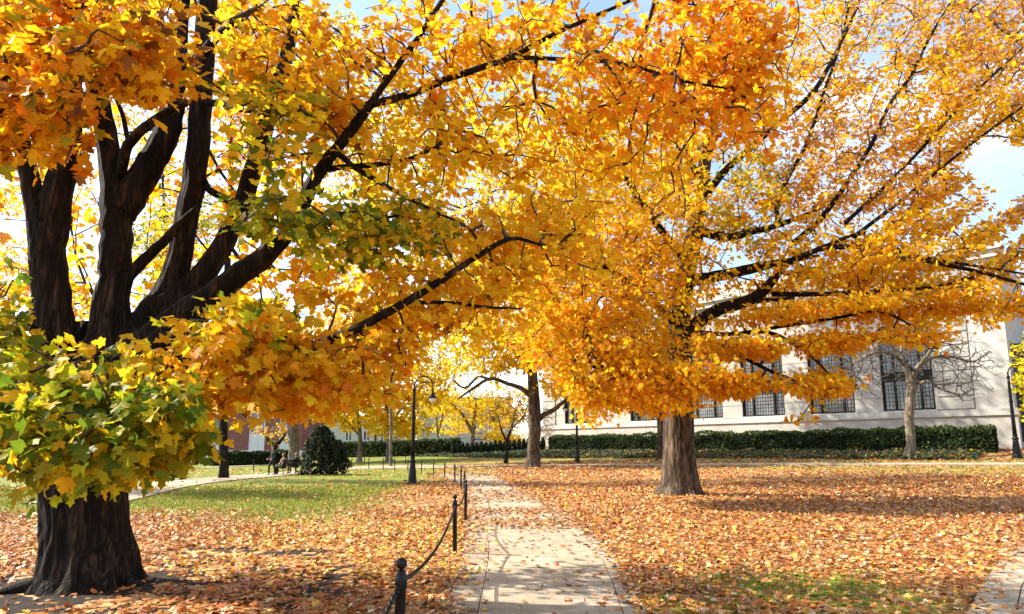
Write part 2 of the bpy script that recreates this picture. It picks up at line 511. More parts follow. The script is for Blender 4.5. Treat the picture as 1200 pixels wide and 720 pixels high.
PALC = {  # real leaf colours (reflectance)
    'green': (0.13, 0.20, 0.012), 'olive': (0.34, 0.31, 0.014), 'lime': (0.52, 0.54, 0.02), 'yellow': (0.86, 0.60, 0.018),
    'gold': (0.90, 0.57, 0.018), 'amber': (0.90, 0.48, 0.014), 'orange': (0.90, 0.385, 0.012), 'deep': (0.88, 0.27, 0.012),
    'red': (0.5, 0.085, 0.01), 'brown': (0.30, 0.11, 0.02), 'pink': (0.62, 0.36, 0.22), 'dry': (0.50, 0.27, 0.10)}
PAL = {
    'olive': dict(green=27, olive=34, lime=17, yellow=8, gold=9, amber=5),
    'olive_yellow': dict(green=10, olive=22, lime=12, yellow=26, gold=22, amber=15),
    'amber': dict(olive=6, yellow=6, gold=24, amber=36, orange=25, brown=3),
    'amber_shaded': dict(olive=8, gold=14, amber=34, orange=28, deep=9, brown=7),  # darker mix: shade on the top left boughs put into leaf colour
    'orange': dict(yellow=10, gold=24, amber=32, orange=28, deep=5, brown=1),
    'deep': dict(gold=10, amber=26, orange=38, deep=22, red=3),
    'yellow': dict(lime=6, yellow=48, gold=34, amber=12),
    'yellow_green': dict(green=6, lime=34, olive=14, yellow=34, gold=12),
    'mixed': dict(yellow=22, gold=30, amber=28, orange=20),
    'dusty': dict(gold=18, amber=24, orange=18, pink=22, dry=18),
    'brownish': dict(olive=30, dry=30, brown=15, gold=15, pink=10),
}
def palette(name, n):
    d = PAL[name]
    k = list(d); w = np.array([d[a] for a in k], float); w /= w.sum()
    c = np.array([PALC[a] for a in k])[RNG.choice(len(k), n, p=w)]
    c = c * RNG.uniform(.80, 1.14, (n, 1)) * RNG.uniform(.94, 1.06, (n, 3))
    return np.clip(c, 0.003, 0.9)

def polyline(pts, step=0.35):
    pts = np.asarray(pts, float)
    out = []
    for a, b in zip(pts[:-1], pts[1:]):
        n = max(1, int(np.linalg.norm(b - a) / step))
        for i in range(n): out.append(a + (b - a) * i / n)
    out.append(pts[-1])
    return np.array(out)

def smooth_line(pts, radii, per=4):
    """Catmull-Rom through the points"""
    pts = np.asarray(pts, float); radii = np.asarray(radii, float)
    n = len(pts)
    if n < 3: return pts, radii
    q = np.concatenate([[2*pts[0]-pts[1]], pts, [2*pts[-1]-pts[-2]]])
    o, r = [], []
    for i in range(n - 1):
        p0, p1, p2, p3 = q[i:i+4]
        for k in range(per):
            t = k / per
            o.append(.5 * ((2*p1) + (-p0+p2)*t + (2*p0-5*p1+4*p2-p3)*t*t + (-p0+3*p1-3*p2+p3)*t**3))
            r.append(radii[i] * (1-t) + radii[i+1] * t)
    o.append(pts[-1]); r.append(radii[-1])
    return np.array(o), np.array(r)

def grow(roots, nodes, bias=0.35):
    """join every node to the nearest point of the growing branch system; returns parent index (into roots+nodes)"""
    A = np.concatenate([roots, nodes]); nr, n = len(roots), len(nodes)
    best = np.full(n, 1e9); par = np.zeros(n, int); plen = np.zeros(n + nr)
    for i in range(0, nr):
        d = np.linalg.norm(nodes - roots[i], axis=1)
        m = d < best; best[m] = d[m]; par[m] = i
    done = np.zeros(n, bool)
    order = []
    for _ in range(n):
        c = np.where(done, 1e9, best)
        j = int(np.argmin(c)); done[j] = True; order.append(j)
        plen[nr + j] = plen[par[j]] + np.linalg.norm(A[par[j]] - nodes[j])
        d = np.linalg.norm(nodes - nodes[j], axis=1) + bias * plen[nr + j]
        m = (d < best) & ~done
        best[m] = d[m]; par[m] = nr + j
    return par, order, A

def twig_mesh(name, par, order, A, nr, r_tip, r_max, sides=5, expo=2.4):
    n = len(par)
    w = np.ones(n + nr)
    for j in reversed(order): w[par[j]] += w[nr + j]
    rad = np.minimum(r_tip * w ** (1 / expo), r_max)
    mb = MB()
    rr = np.random.default_rng(5)
    for j in range(n):
        a, b = A[par[j]], A[nr + j]
        L = np.linalg.norm(b - a)
        if L < 1e-4: continue
        mid = (a + b) / 2 + rr.normal(0, .05, 3) * L + np.array([0, 0, .03 * L])
        r1 = rad[nr + j]; r0 = min(max(r1, rad[par[j]] if par[j] >= nr else r1 * 1.25), r1 * 1.5)
        mb.tube([a, mid, b], [r0, (r0 + r1) / 2, r1 * .85], sides, cap=False)
    return mb.mesh(name, True)

def scatter_leaves(par, A, nr, nodes, pals, k, spread, size, droop=0.45, up=0.5, outw=0.6, centre=None, rnd=0.55, faceout=None):
    """leaves round every twig"""
    n = len(nodes)
    cnt = RNG.poisson(k, n)
    idx = np.repeat(np.arange(n), cnt)
    m = len(idx)
    pa = A[par[idx]]; no = nodes[idx]
    t = RNG.uniform(0, .75, (m, 1))
    base = no + (pa - no) * t * np.minimum(1, .9 / (np.linalg.norm(pa - no, axis=1, keepdims=True) + 1e-6))
    off = RNG.normal(0, 1, (m, 3)); off /= np.linalg.norm(off, axis=1, keepdims=True)
    off *= spread * RNG.uniform(.25, 1, (m, 1)); off[:, 2] *= .6
    pos = base + off
    c = np.asarray(centre)
    o = pos - c; o /= np.linalg.norm(o, axis=1, keepdims=True) + 1e-6
    tip = off / spread * 1.0 + o * .35 + RNG.normal(0, .35, (m, 3)); tip[:, 2] -= droop
    nrm = RNG.normal(0, rnd, (m, 3)) + o * outw; nrm[:, 2] += up
    if faceout is not None: nrm += np.asarray(faceout)
    R = frames(tip, nrm)
    sz = size * RNG.uniform(.62, 1.2, m)
    col = np.zeros((m, 3)); pl = np.array(pals)[idx]
    for nm in set(pals):
        q = np.where(pl == nm)[0]
        col[q] = palette(nm, len(q))
    tint = RNG.uniform(.88, 1.08, (n, 1))[idx]
    return pos, R, sz, np.clip(col * tint, .002, .86)

def clump_nodes(cl):
    nodes, pals = [], []
    for px, py, Y, rx, ry, rY, n, pal in cl:
        u = RNG.normal(0, 1, (n, 3)); u /= np.linalg.norm(u, axis=1, keepdims=True)
        u *= RNG.uniform(0, 1, (n, 1)) ** (1 / 2.6)
        q = P(px + u[:, 0] * rx, py + u[:, 1] * ry, Y + u[:, 2] * rY)
        nodes.append(q); pals += [pal] * n
    return np.concatenate(nodes), pals

def limb(root, pts, radii, mat, name='limb', sides=12, per=4, base=None):
    p, r = smooth_line(pts, radii, per)
    rr = np.random.default_rng(len(pts) * 31 + int(abs(p[0][0]) * 100))
    p = p + rr.normal(0, 1, p.shape) * (r[:, None] * .05)
    ph = rr.uniform(0, 6.28, 4)
    def ridge(i, a):
        return 1 + .05 * np.sin(3 * a + ph[0] + i * .3) + (.035 * np.sin(7 * a + ph[1] - i * .2) + .03 * np.sin(13 * a + ph[2] + i * .35) if len(a) > 12 else 0)
    mb = MB().tube(p - np.asarray(base), r, sides, True, ridge)
    o = mb.build(name, mat, root, True)
    return o, p

# pixel-and-distance limb spec -> world
def L3(spec): return np.array([P(a, b, y) for a, b, y in spec])

# ------------------------------------------------------------------ ground
def sstep(a, b, x):
    t = np.clip((x - a) / (b - a), 0, 1); return t * t * (3 - 2 * t)

def nz2(x, y, s, seed=0):
    """cheap smooth noise -1..1"""
    r = np.random.default_rng(seed)
    v = 0
    for k in range(6):
        a = r.uniform(0, 6.28); f = s * r.uniform(.6, 1.7); ph = r.uniform(0, 6.28)
        v = v + np.sin((x * math.cos(a) + y * math.sin(a)) * f + ph)
    return v / 3.2

TREE_L = G(104, 684)
def cover(x, y):
    """grass mask, bare soil mask"""
    g = np.zeros_like(x)
    def blob(cx, cy, rx, ry, v):
        d = ((x - cx) / rx) ** 2 + ((y - cy) / ry) ** 2
        return v * np.clip(1.25 - d, 0, 1)
    n = nz2(x, y, 1.4, 3)
    a = G(935, 690); g = np.maximum(g, blob(a[0], a[1], 1.25, 1.1, .78) + .12 * n * (blob(a[0], a[1], 2, 2, 1) > 0))
    a = G(800, 712); g = np.maximum(g, blob(a[0], a[1], .9, .6, .5))
    # left lawn beyond the fallen leaves
    left = sstep(12.2, 16.5, y + .10 * (x + 9) + 0.9 * nz2(x, y, .7, 9)) * (1 - sstep(-5.5, -2.6, x + .55 * nz2(x, y, .5, 4) + .02 * (y - 20)))
    g = np.maximum(g, .97 * left)
    g = np.maximum(g, .55 * sstep(33, 37, y) * (x < -1))
    s = S(x, y)
    g = np.maximum(g, .55 * (1 - sstep(17.0, 19.0, s + .6 * n)) * (s > 7))
    dx, dy = x - TREE_L[0], y - TREE_L[1]
    d = np.hypot(dx, dy)
    ring = np.exp(-((np.hypot(dx - 0.55, dy + .1) - 2.35 + .16 * nz2(x, y, 3, 6)) / .26) ** 2) * (dx > -.4) * .95 * np.clip(.75 + .6 * nz2(x, y, 2.1, 12), 0, 1)
    soil = np.maximum(ring, .95 * np.clip(1.5 - d / 1.25, 0, 1))
    soil = np.maximum(soil, .5 * np.clip(1.6 - d / 1.9, 0, 1) * (nz2(x, y, 2.6, 15) > .1))
    return np.clip(g, 0, 1), np.clip(soil, 0, 1)

def build_ground():
    xs = np.unique(np.concatenate([np.linspace(-2500, -120, 8), np.linspace(-120, -28, 24), np.arange(-28, 36, .4), np.linspace(36, 120, 24), np.linspace(120, 2500, 8)]))
    ys = np.unique(np.concatenate([np.linspace(-300, -6, 8), np.arange(-6, 3, 1.0), np.arange(3, 62, .4), np.linspace(62, 150, 30), np.linspace(150, 3500, 10)]))
    X, Y = np.meshgrid(xs, ys)
    Z = T(X, Y)
    v = np.stack([X, Y, Z], -1).reshape(-1, 3)
    nx, ny = len(xs), len(ys)
    i = np.arange(ny - 1)[:, None] * nx + np.arange(nx - 1)[None]
    q = np.stack([i, i + 1, i + nx + 1, i + nx], -1).reshape(-1, 4)
    tr = np.concatenate([q[:, [0, 1, 2]], q[:, [0, 2, 3]]])
    g, s = cover(X.ravel(), Y.ravel())
    me = tri_mesh('ground', v, tr, None, M['ground'], True)
    at = me.color_attributes.new('cover', 'FLOAT_COLOR', 'POINT')
    c = np.zeros((len(v), 4), np.float32); c[:, 0] = g; c[:, 1] = s; c[:, 3] = 1
    at.data.foreach_set('color', c.ravel())
    o = link_mesh('ground', me, None)
    tag(o, kind='structure')
build_ground()

# ------------------------------------------------------------------ the near path and its slabs
rows = [(720, 520, 752), (680, 534, 735), (650, 543, 718), (620, 547, 688), (600, 549, 660), (585, 547, 632), (572, 540, 606), (562, 527, 586), (555.5, 505, 570)]
PL = [G(l, y) for y, l, r in rows]; PR = [G(r, y) for y, l, r in rows]
dl = PL[0] - PL[1]; dr = PR[0] - PR[1]
PL.insert(0, PL[0] + dl * 4.5); PR.insert(0, PR[0] + dr * 4.5)
PL = smooth_line(PL, np.ones(len(PL)), 10)[0]; PR = smooth_line(PR, np.ones(len(PR)), 10)[0]
PC = (PL + PR) / 2
sl = np.concatenate([[0], np.cumsum(np.linalg.norm(np.diff(PC, axis=0), axis=1))])
def path_at(s):
    return (np.array([np.interp(s, sl, PL[:, k]) for k in range(3)]), np.array([np.interp(s, sl, PR[:, k]) for k in range(3)]))

def ribbon(name, left, right, dz, mat, thick=0.05, parent=None):
    n = len(left)
    v, f = [], []
    for a, b in zip(left, right):
        za, zb = T(a[0], a[1]) + dz, T(b[0], b[1]) + dz
        v += [(a[0], a[1], za), (b[0], b[1], zb), (b[0], b[1], zb - thick), (a[0], a[1], za - thick)]
    for i in range(n - 1):
        k, j = i * 4, i * 4 + 4
        f += [[k, k+1, j+1, j], [k+1, k+2, j+2, j+1], [k+3, k, j, j+3]]
    return MB().add(v, f).build(name, mat, parent)

path = ribbon('path', PL, PR, 0.006, M['soil'], .05)
tag(path, kind='structure')

def slab(A, B, C, D, z0, z1, gap=0.007, bev=0.006):
    """A,B near edge (left,right); C,D far edge (right,left)"""
    q = np.array([A, B, C, D], float)[:, :2]
    c = q.mean(0)
    def inset(g):
        return np.array([p + (c - p) / np.linalg.norm(c - p) * g * 1.4 for p in q])
    o, i = inset(gap), inset(gap + bev)
    v = [(*p, z0) for p in o] + [(*p, z1 - bev) for p in o] + [(*p, z1) for p in i]
    f = [[8, 9, 10, 11]]
    for k in range(4):
        k2 = (k + 1) % 4
        f += [[k, k2, 4 + k2, 4 + k], [4 + k, 4 + k2, 8 + k2, 8 + k]]
    return v, f

# cross joints every 1.55 m, edge strips 0.33 m wide at both sides
s = 0.35
rr = random.Random(11)
edge = .17
while s < sl[-1] - .2:
    s2 = min(s + 1.55, sl[-1])
    (l0, r0), (l1, r1) = path_at(s), path_at(s2)
    for a, b in ((0, edge), (edge, 1 - edge * .55), (1 - edge * .55, 1)):
        pts = [l0 + (r0 - l0) * a, l0 + (r0 - l0) * b, l1 + (r1 - l1) * b, l1 + (r1 - l1) * a]
        h = 0.026 + rr.uniform(-.003, .003)
        v, f = slab(*pts, 0.0, h)
        mb = MB().add(v, f)
        mb.build('slab', M['concrete'], path)
    s = s2

# far cross path, corner path at the right, path behind the bench
def centre_ribbon(name, pts, width, dz):
    p, _ = smooth_line(np.array([a for a in pts]), np.ones(len(pts)), 14)
    t = np.gradient(p[:, :2], axis=0); t /= np.linalg.norm(t, axis=1, keepdims=True)
    n = np.stack([-t[:, 1], t[:, 0]], 1)
    w = np.broadcast_to(np.asarray(width, float), (len(p),)) if np.ndim(width) == 0 else np.interp(np.linspace(0, 1, len(p)), np.linspace(0, 1, len(width)), width)
    l = p[:, :2] + n * w[:, None] / 2; r = p[:, :2] - n * w[:, None] / 2
    o = ribbon(name, l, r, dz, M['concrete'], .12)
    return tag(o, kind='structure')
centre_ribbon('path', [G(x, y) for x, y in ((90, 590), (190, 570), (265, 561.5), (335, 556), (400, 550), (455, 547.8), (515, 547.5), (560, 547))], [2.6, 2.6, 2.6, 2.8, 3.6, 4.2, 3.6, 1.6], 0.045)
centre_ribbon('path', [G(x, y) for x, y in ((545, 546.8), (620, 546.2), (700, 545.8), (800, 545.4), (900, 545), (1000, 545), (1100, 545), (1260, 545))], 1.15, 0.075)
centre_ribbon('path', [G(x, y) for x, y in ((235, 549), (290, 546.5), (345, 543), (400, 540))], 1.3, 0.05)

cl = [G(1190, 722), G(1196, 690), G(1213, 660), G(1240, 635), G(1275, 615)]
cl.insert(0, cl[0] + (cl[0] - cl[1]) * 1.6)
cl, _ = smooth_line(np.array(cl), np.ones(len(cl)), 6)
tt = np.gradient(cl[:, :2], axis=0); tt /= np.linalg.norm(tt, axis=1, keepdims=True)
nn = np.stack([tt[:, 1], -tt[:, 0]], 1)
lf, rt = cl[:, :2] - nn * .34, cl[:, :2] + nn * 1.4
corner = ribbon('path', lf, rt, 0.006, M['soil'], .05)
tag(corner, kind='structure')
for i in range(0, len(cl) - 3, 4):
    j = min(i + 4, len(cl) - 1)
    for a, b in ((0, .2), (.2, 1)):
        pts = [lf[i] + (rt[i] - lf[i]) * a, lf[i] + (rt[i] - lf[i]) * b, lf[j] + (rt[j] - lf[j]) * b, lf[j] + (rt[j] - lf[j]) * a]
        v, f = slab(*pts, 0.0, .026 + rr.uniform(-.003, .003))
        MB().add(v, f).build('slab', M['concrete'], corner)

# ------------------------------------------------------------------ the pale building on the right
BLD = empty('stone_building', (WA[0], WA[1], 0))
tag(BLD, 'pale limestone building with tall dark framed windows behind the long hedge', 'building')
WLEN = float(np.linalg.norm(WC - WA))
def wf(v):
    """wall frame (u along the wall, d outward, z) -> relative to the building's empty"""
    v = np.asarray(v, float)
    xy = v[:, :1] * WDIR + v[:, 1:2] * WN
    return np.stack([xy[:, 0], xy[:, 1], v[:, 2]], 1)
def wbox(mb, u0, u1, d0, d1, z0, z1): return mb.box(u0, u1, d0, d1, z0, z1, wf)
def wall_u(px):
    d = (px - PCX) / F_PX / CP * 1.0
    # horizontal ray at eye level: x = k*y
    d = ray(px, 500.0); k = d[0] / d[1]
    # WA + u*WDIR : x = k*y
    return (k * WA[1] - WA[0]) / (WDIR[0] - k * WDIR[1])
def wall_z(px, py):
    u = wall_u(px); y = WA[1] + u * WDIR[1]
    return P(px, py, y)[2]
ZC = wall_z(895, 489.5)                      # top of the base course
ZTOP = wall_z(1170, 296)
wins = [(662, 691), (739, 771), (806, 848), (871, 921), (951, 1004), (1037, 1099)]
wz0 = ZC + .12
wz1 = ZC + 6.6
uw = [(wall_u(a), wall_u(b)) for a, b in wins]
# plinth, course, piers, wall above
mb = MB(); wbox(mb, -.3, WLEN + .25, -.6, .22, .2, ZC - .45); mb.build('plinth', M['stone'], BLD)
mb = MB(); wbox(mb, -.38, WLEN + .33, -.6, .34, ZC - .45, ZC - .28); wbox(mb, -.34, WLEN + .29, -.6, .26, ZC - .28, ZC); mb.build('base_course', M['stone_trim'], BLD)
edges = [-.15] + [x for w in uw for x in w] + [WLEN + .1]
for i in range(0, len(edges), 2):
    u0, u1 = edges[i], edges[i + 1]
    # each pier is laid in stone courses with fine recessed joints
    z = ZC; k = 0
    while z < wz1 - .01:
        z2 = min(z + 1.1, wz1)
        mb = MB(); wbox(mb, u0 + .0, u1, -.6, 0, z + .05, z2); mb.build('stone_block', M['stone'], BLD)
        z = z2; k += 1
    mb = MB(); wbox(mb, u0 + .02, u1 - .02, -.62, -.03, ZC, wz1); mb.build('pier_core', M['stone'], BLD)
mb = MB(); wbox(mb, -.15, WLEN + .1, -.6, 0.003, wz1, ZTOP); mb.build('wall', M['stone'], BLD)
mb = MB(); wbox(mb, -.4, WLEN + .5, -.6, .45, ZTOP, ZTOP + .35); wbox(mb, -.3, WLEN + .3, -.6, .25, ZTOP - .5, ZTOP); wbox(mb, -.2, WLEN + .2, -.6, .12, ZTOP + .35, ZTOP + 1.4)
mb.build('cornice', M['stone_trim'], BLD)
mb = MB(); wbox(mb, -.15, WLEN - .0, -14, -.6, .2, ZTOP + .3); mb.build('wall', M['stone'], BLD)
mb = MB(); wbox(mb, -.2, WLEN, -14, -.2, ZTOP + .3, ZTOP + .6); mb.build('roof', M['roof'], BLD)
# rusticated quoin blocks at both ends
for u0, u1 in ((.05, 1.9), (WLEN - 4.1, WLEN - 2.0)):
    z = ZC + .06
    while z < ZTOP - 1.0:
        mb = MB()
        v = np.array([[u0, 0, z], [u1, 0, z], [u1, .1, z + .04], [u0, .1, z + .04], [u0, 0, z + .86], [u1, 0, z + .86], [u1, .1, z + .82], [u0, .1, z + .82]])
        mb.add(wf(v), [[3, 2, 1, 0], [4, 5, 6, 7], [0, 1, 5, 4], [1, 2, 6, 5], [2, 3, 7, 6], [3, 0, 4, 7]])
        mb.build('quoin_block', M['stone'], BLD)
        z += .92
mb = MB(); wbox(mb, WLEN - 1.95, WLEN + .12, 0, .05, ZC, ZTOP - .5); mb.build('corner_pilaster', M['stone_trim'], BLD)
for i, (u0, u1) in enumerate(uw):
    w = empty('window', (0, 0, 0)); w.parent = BLD
    mb = MB()
    f = .13
    zs = wz0 + (wz1 - wz0) * .36
    for a, b, c, d in ((u0, u0 + f, wz0, wz1), (u1 - f, u1, wz0, wz1), (u0 + f, u1 - f, wz0, wz0 + f), (u0 + f, u1 - f, wz1 - f, wz1)):
        wbox(mb, a, b, -.36, -.14, c, d)
    mb.build('frame', M['frame'], w)
    wd = u1 - u0
    mb = MB()
    ms = (u0 + wd * .25, u1 - wd * .25)
    for m_ in ms: wbox(mb, m_ - .07, m_ + .07, -.345, -.17, wz0 + f, wz1 - f)
    mb.build('mullion', M['frame'], w)
    mb = MB()
    wbox(mb, u0 + f, u1 - f, -.33, -.155, zs, zs + .5)
    wbox(mb, u0 + f, u1 - f, -.33, -.11, zs + .5, zs + .62); wbox(mb, u0 + f, u1 - f, -.33, -.11, zs - .1, zs)
    mb.build('spandrel_panel', M['frame'], w)
    mb = MB()
    wbox(mb, u0 + f, u1 - f, -.335, -.31, wz0 + f, wz1 - f); mb.build('pane', M['glass'], w)
    mb = MB()     # leaded lattice
    n = int(wd / .24)
    for k in range(1, n): 
        x = u0 + f + (wd - 2 * f) * k / n
        wbox(mb, x - .014, x + .014, -.312, -.287, wz0 + f, wz1 - f)
    z = wz0 + f + .3
    while z < wz1 - f:
        wbox(mb, u0 + f, u1 - f, -.311, -.284, z - .014, z + .014); z += .3
    mb.build('lattice', M['frame'], w)
    mb = MB(); wbox(mb, u0 - .12, u1 + .12, -.3, .09, ZC + .002, wz0); mb.build('sill', M['stone_trim'], w)
# darker wing beyond the right corner
wing = empty('recessed_wing', (WC[0], WC[1], 0)); 
tag(wing, 'dark recessed wing with steps past the right end of the limestone building', 'building')
mb = MB(); mb.box(.5, 30, 1.8, 14, 0, 9, lambda v: v); mb.build('wall', noisy('dark_brick', [(0.3, (0.03, 0.026, 0.024)), (0.7, (0.065, 0.055, 0.05))], 5, rough=.85), wing)
for k in range(5):
    mb = MB(); mb.box(.3, 8, .2 + k * .3, 1.79, 1.2 + k * .17, 1.37 + k * .17 - .003); mb.build('step', M['stone'], wing)
mb = MB(); mb.box(.9, 3.0, 1.7, 1.798, 2.1, 6.0); mb.build('door', M['frame'], wing)

# ------------------------------------------------------------------ brick building on the left, cream building far off
def flat_house(name, label, px0, px1, Y, base_py, top_py, wall_mat, wins, plinth_py, extra=None, depth=10):
    a, b = P(px0, base_py, Y), P(px1, base_py, Y)
    gz = float(T((a[0] + b[0]) / 2, Y))
    h = empty(name, (a[0], Y, gz - .05))
    tag(h, label, 'building')
    w = b[0] - a[0]
    def zz(py): return P((px0 + px1) / 2, py, Y)[2] - gz + .05
    def xx(px): return P(px, 500, Y)[0] - a[0]
    zt, zp = zz(top_py), zz(plinth_py)
    mb = MB(); mb.box(-.1, w + .1, -.12, depth, 0, zp); mb.build('plinth', M['white_paint'], h)
    xs = [0] + sum([[xx(p), xx(q)] for p, q, _, _ in wins], []) + [w]
    mb = MB()
    for i in range(0, len(xs), 2): mb.box(xs[i], xs[i + 1], 0, .4, zp, zt)
    for p, q, y0, y1 in wins:
        mb.box(xx(p), xx(q), 0.002, .4, zz(y0), zt)
        if zz(y1) > zp + .05: mb.box(xx(p), xx(q), 0.002, .4, zp, zz(y1))
    mb.box(0, w, .4, depth, zp, zt)
    mb.build('wall', wall_mat, h)
    for p, q, y0, y1 in wins:
        x0, x1, z0, z1 = xx(p), xx(q), max(zz(y1), zp), zz(y0)
        wd = empty('window', (0, 0, 0)); wd.parent = h
        t = max(.12, (x1 - x0) * .07)
        mb = MB()
        mb.box(x0, x0 + t, -.05, .2, z0, z1); mb.box(x1 - t, x1, -.05, .2, z0, z1); mb.box(x0 + t, x1 - t, -.05, .2, z1 - t, z1); mb.box(x0 + t, x1 - t, -.05, .2, z0, z0 + t)
        xm = (x0 + x1) / 2
        mb.box(xm - t * .7, xm + t * .7, -.04, .2, z0 + t, z1 - t)
        mb.box(x0 + t, xm - t * .7, .0, .2, z0 + t, z0 + (z1 - z0) * .32); mb.box(xm + t * .7, x1 - t, .0, .2, z0 + t, z0 + (z1 - z0) * .32)
        mb.build('frame', M['white_paint'], wd)
        mb = MB(); mb.box(x0 + t, x1 - t, .12, .17, z0 + t, z1 - t); mb.build('pane', M['glass'], wd)
    mb = MB(); mb.box(-.3, w + .3, -.35, depth + .3, zt, zt + .4); mb.build('roof', M['roof'], h)
    return h
flat_house('brick_building', 'red brick building with white framed windows behind the left lawn', 120, 352, 85, 540, 420, M['brick'],
           [(150, 175, 468, 531), (197, 215, 468, 531), (240, 260, 468, 528.5), (293, 311, 468, 528.5), (328, 342, 468, 528.5)], 528)
flat_house('cream_building', 'cream coloured house with dark windows far behind the trees at the end of the path', 488, 600, 125, 531, 468, M['stone'],
           [(492, 496, 513, 526), (500, 504, 513, 526), (508, 512, 513, 526), (516, 520, 513, 526), (524, 528, 513, 526), (532, 536, 513, 526), (540, 548, 502, 508.5), (556, 562, 498, 506), (572, 578, 498, 506), (586, 592, 498, 506)], 528)
flat_house('white_hall', 'long low white building far behind the hedge left of the lamp post', 372, 478, 140, 531, 490, M['stone_trim'],
           [(385, 393, 505, 522), (405, 413, 505, 522), (426, 434, 505, 522), (446, 454, 505, 522), (463, 471, 505, 522)], 527)

# ------------------------------------------------------------------ hedges and evergreens
def leaf_cloud(name, pos, nrm, size, cols, parent, level=0, mat='green_leaf'):
    m = len(pos)
    tip = RNG.normal(0, 1, (m, 3)); tip[:, 2] += .5
    me = leaves_to_mesh(name, pos, frames(tip, nrm), size * RNG.uniform(.6, 1.3, m), cols, level, M[mat])
    o = link_mesh(name, me, None, parent)
    o['kind'] = 'stuff'
    return o

def greens(n, base, var=.35, warm=.25):
    c = np.array(base)[None] * RNG.uniform(1 - var, 1 + var, (n, 1))
    c[:, 0] *= RNG.uniform(1 - warm, 1 + warm * 2, n)
    return np.clip(c, .003, .8)

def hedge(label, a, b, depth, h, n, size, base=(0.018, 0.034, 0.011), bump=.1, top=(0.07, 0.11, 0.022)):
    a, b = np.array(a[:2]), np.array(b[:2])
    L = np.linalg.norm(b - a); d = (b - a) / L; nrm = np.array([d[1], -d[0]])
    if nrm @ (-a) < 0: nrm = -nrm
    za, zb = float(T(*a)), float(T(*b))
    root = empty('hedge', (a[0], a[1], za)); tag(root, label, 'hedge')
    def wp(u, w, z):
        x = d[0] * u + nrm[0] * w; y = d[1] * u + nrm[1] * w
        gz = T(a[0] + x, a[1] + y) - za
        return np.stack([x, y, gz + z], -1)
    # added solid dark core; shade between the leaves put into its colour
    us = np.linspace(.1, L - .1, max(4, int(L / 1.2)))
    v, f = [], []
    for u in us:
        for w_, z_ in ((-depth/2 + .1, -.1), (depth/2 - .1, -.1), (depth/2 - .13, h - .16), (-depth/2 + .13, h - .16)):
            v.append(wp(np.array(u), np.array(w_), np.array(z_)))
    for i in range(len(us) - 1):
        for k in range(4):
            k2 = (k + 1) % 4
            f.append([i*4+k, i*4+k2, i*4+4+k2, i*4+4+k])
    f += [[0, 1, 2, 3], [len(us)*4-1, len(us)*4-2, len(us)*4-3, len(us)*4-4]]
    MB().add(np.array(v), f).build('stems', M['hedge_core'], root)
    u = RNG.uniform(0, L, n); face = RNG.choice(4, n, p=[.52, .36, .06, .06])
    w_ = np.where(face == 0, depth/2, np.where(face == 1, RNG.uniform(-depth/2, depth/2, n), RNG.uniform(-depth/2, depth/2, n)))
    z_ = np.where(face == 1, h, RNG.uniform(0.02, h, n))
    u = np.where(face == 2, 0.0, np.where(face == 3, L, u))
    q = nz2(u * 1.0, z_ * 2, 2.2, 5) * bump
    w_ = np.where(face == 0, w_ + q, w_) + RNG.normal(0, .05, n)
    z_ = np.where(face == 1, z_ + q + nz2(u, w_, 5, 8) * bump * .6, z_) + RNG.normal(0, .05, n)
    pos = wp(u, w_, z_)
    nn = np.zeros((n, 3)); nn[:, :2] = nrm; nn[face == 1] = (0, 0, 1)
    nn += RNG.normal(0, .6, (n, 3))
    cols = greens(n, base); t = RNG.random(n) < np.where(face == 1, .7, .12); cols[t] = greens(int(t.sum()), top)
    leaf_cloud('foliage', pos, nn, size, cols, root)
    return root

ha = WA + WDIR * (wall_u(655) + 3.0) + WN * 4.2
hb = WC + WDIR * -.6 + WN * 4.2
hedge('long clipped dark green hedge along the foot of the limestone building', ha, hb, 1.5, 1.42, 30000, .13, bump=.12)
a, b = G(247, 546), G(345, 543)
hedge('low dark hedge in front of the red brick building', a, b, 1.6, 1.25, 6000, .14)
a, b = G(395, 536), G(535, 533.4)
hedge('dark hedge across the lawn in front of the long low white building', a, b, 1.8, 1.7, 9000, .17)

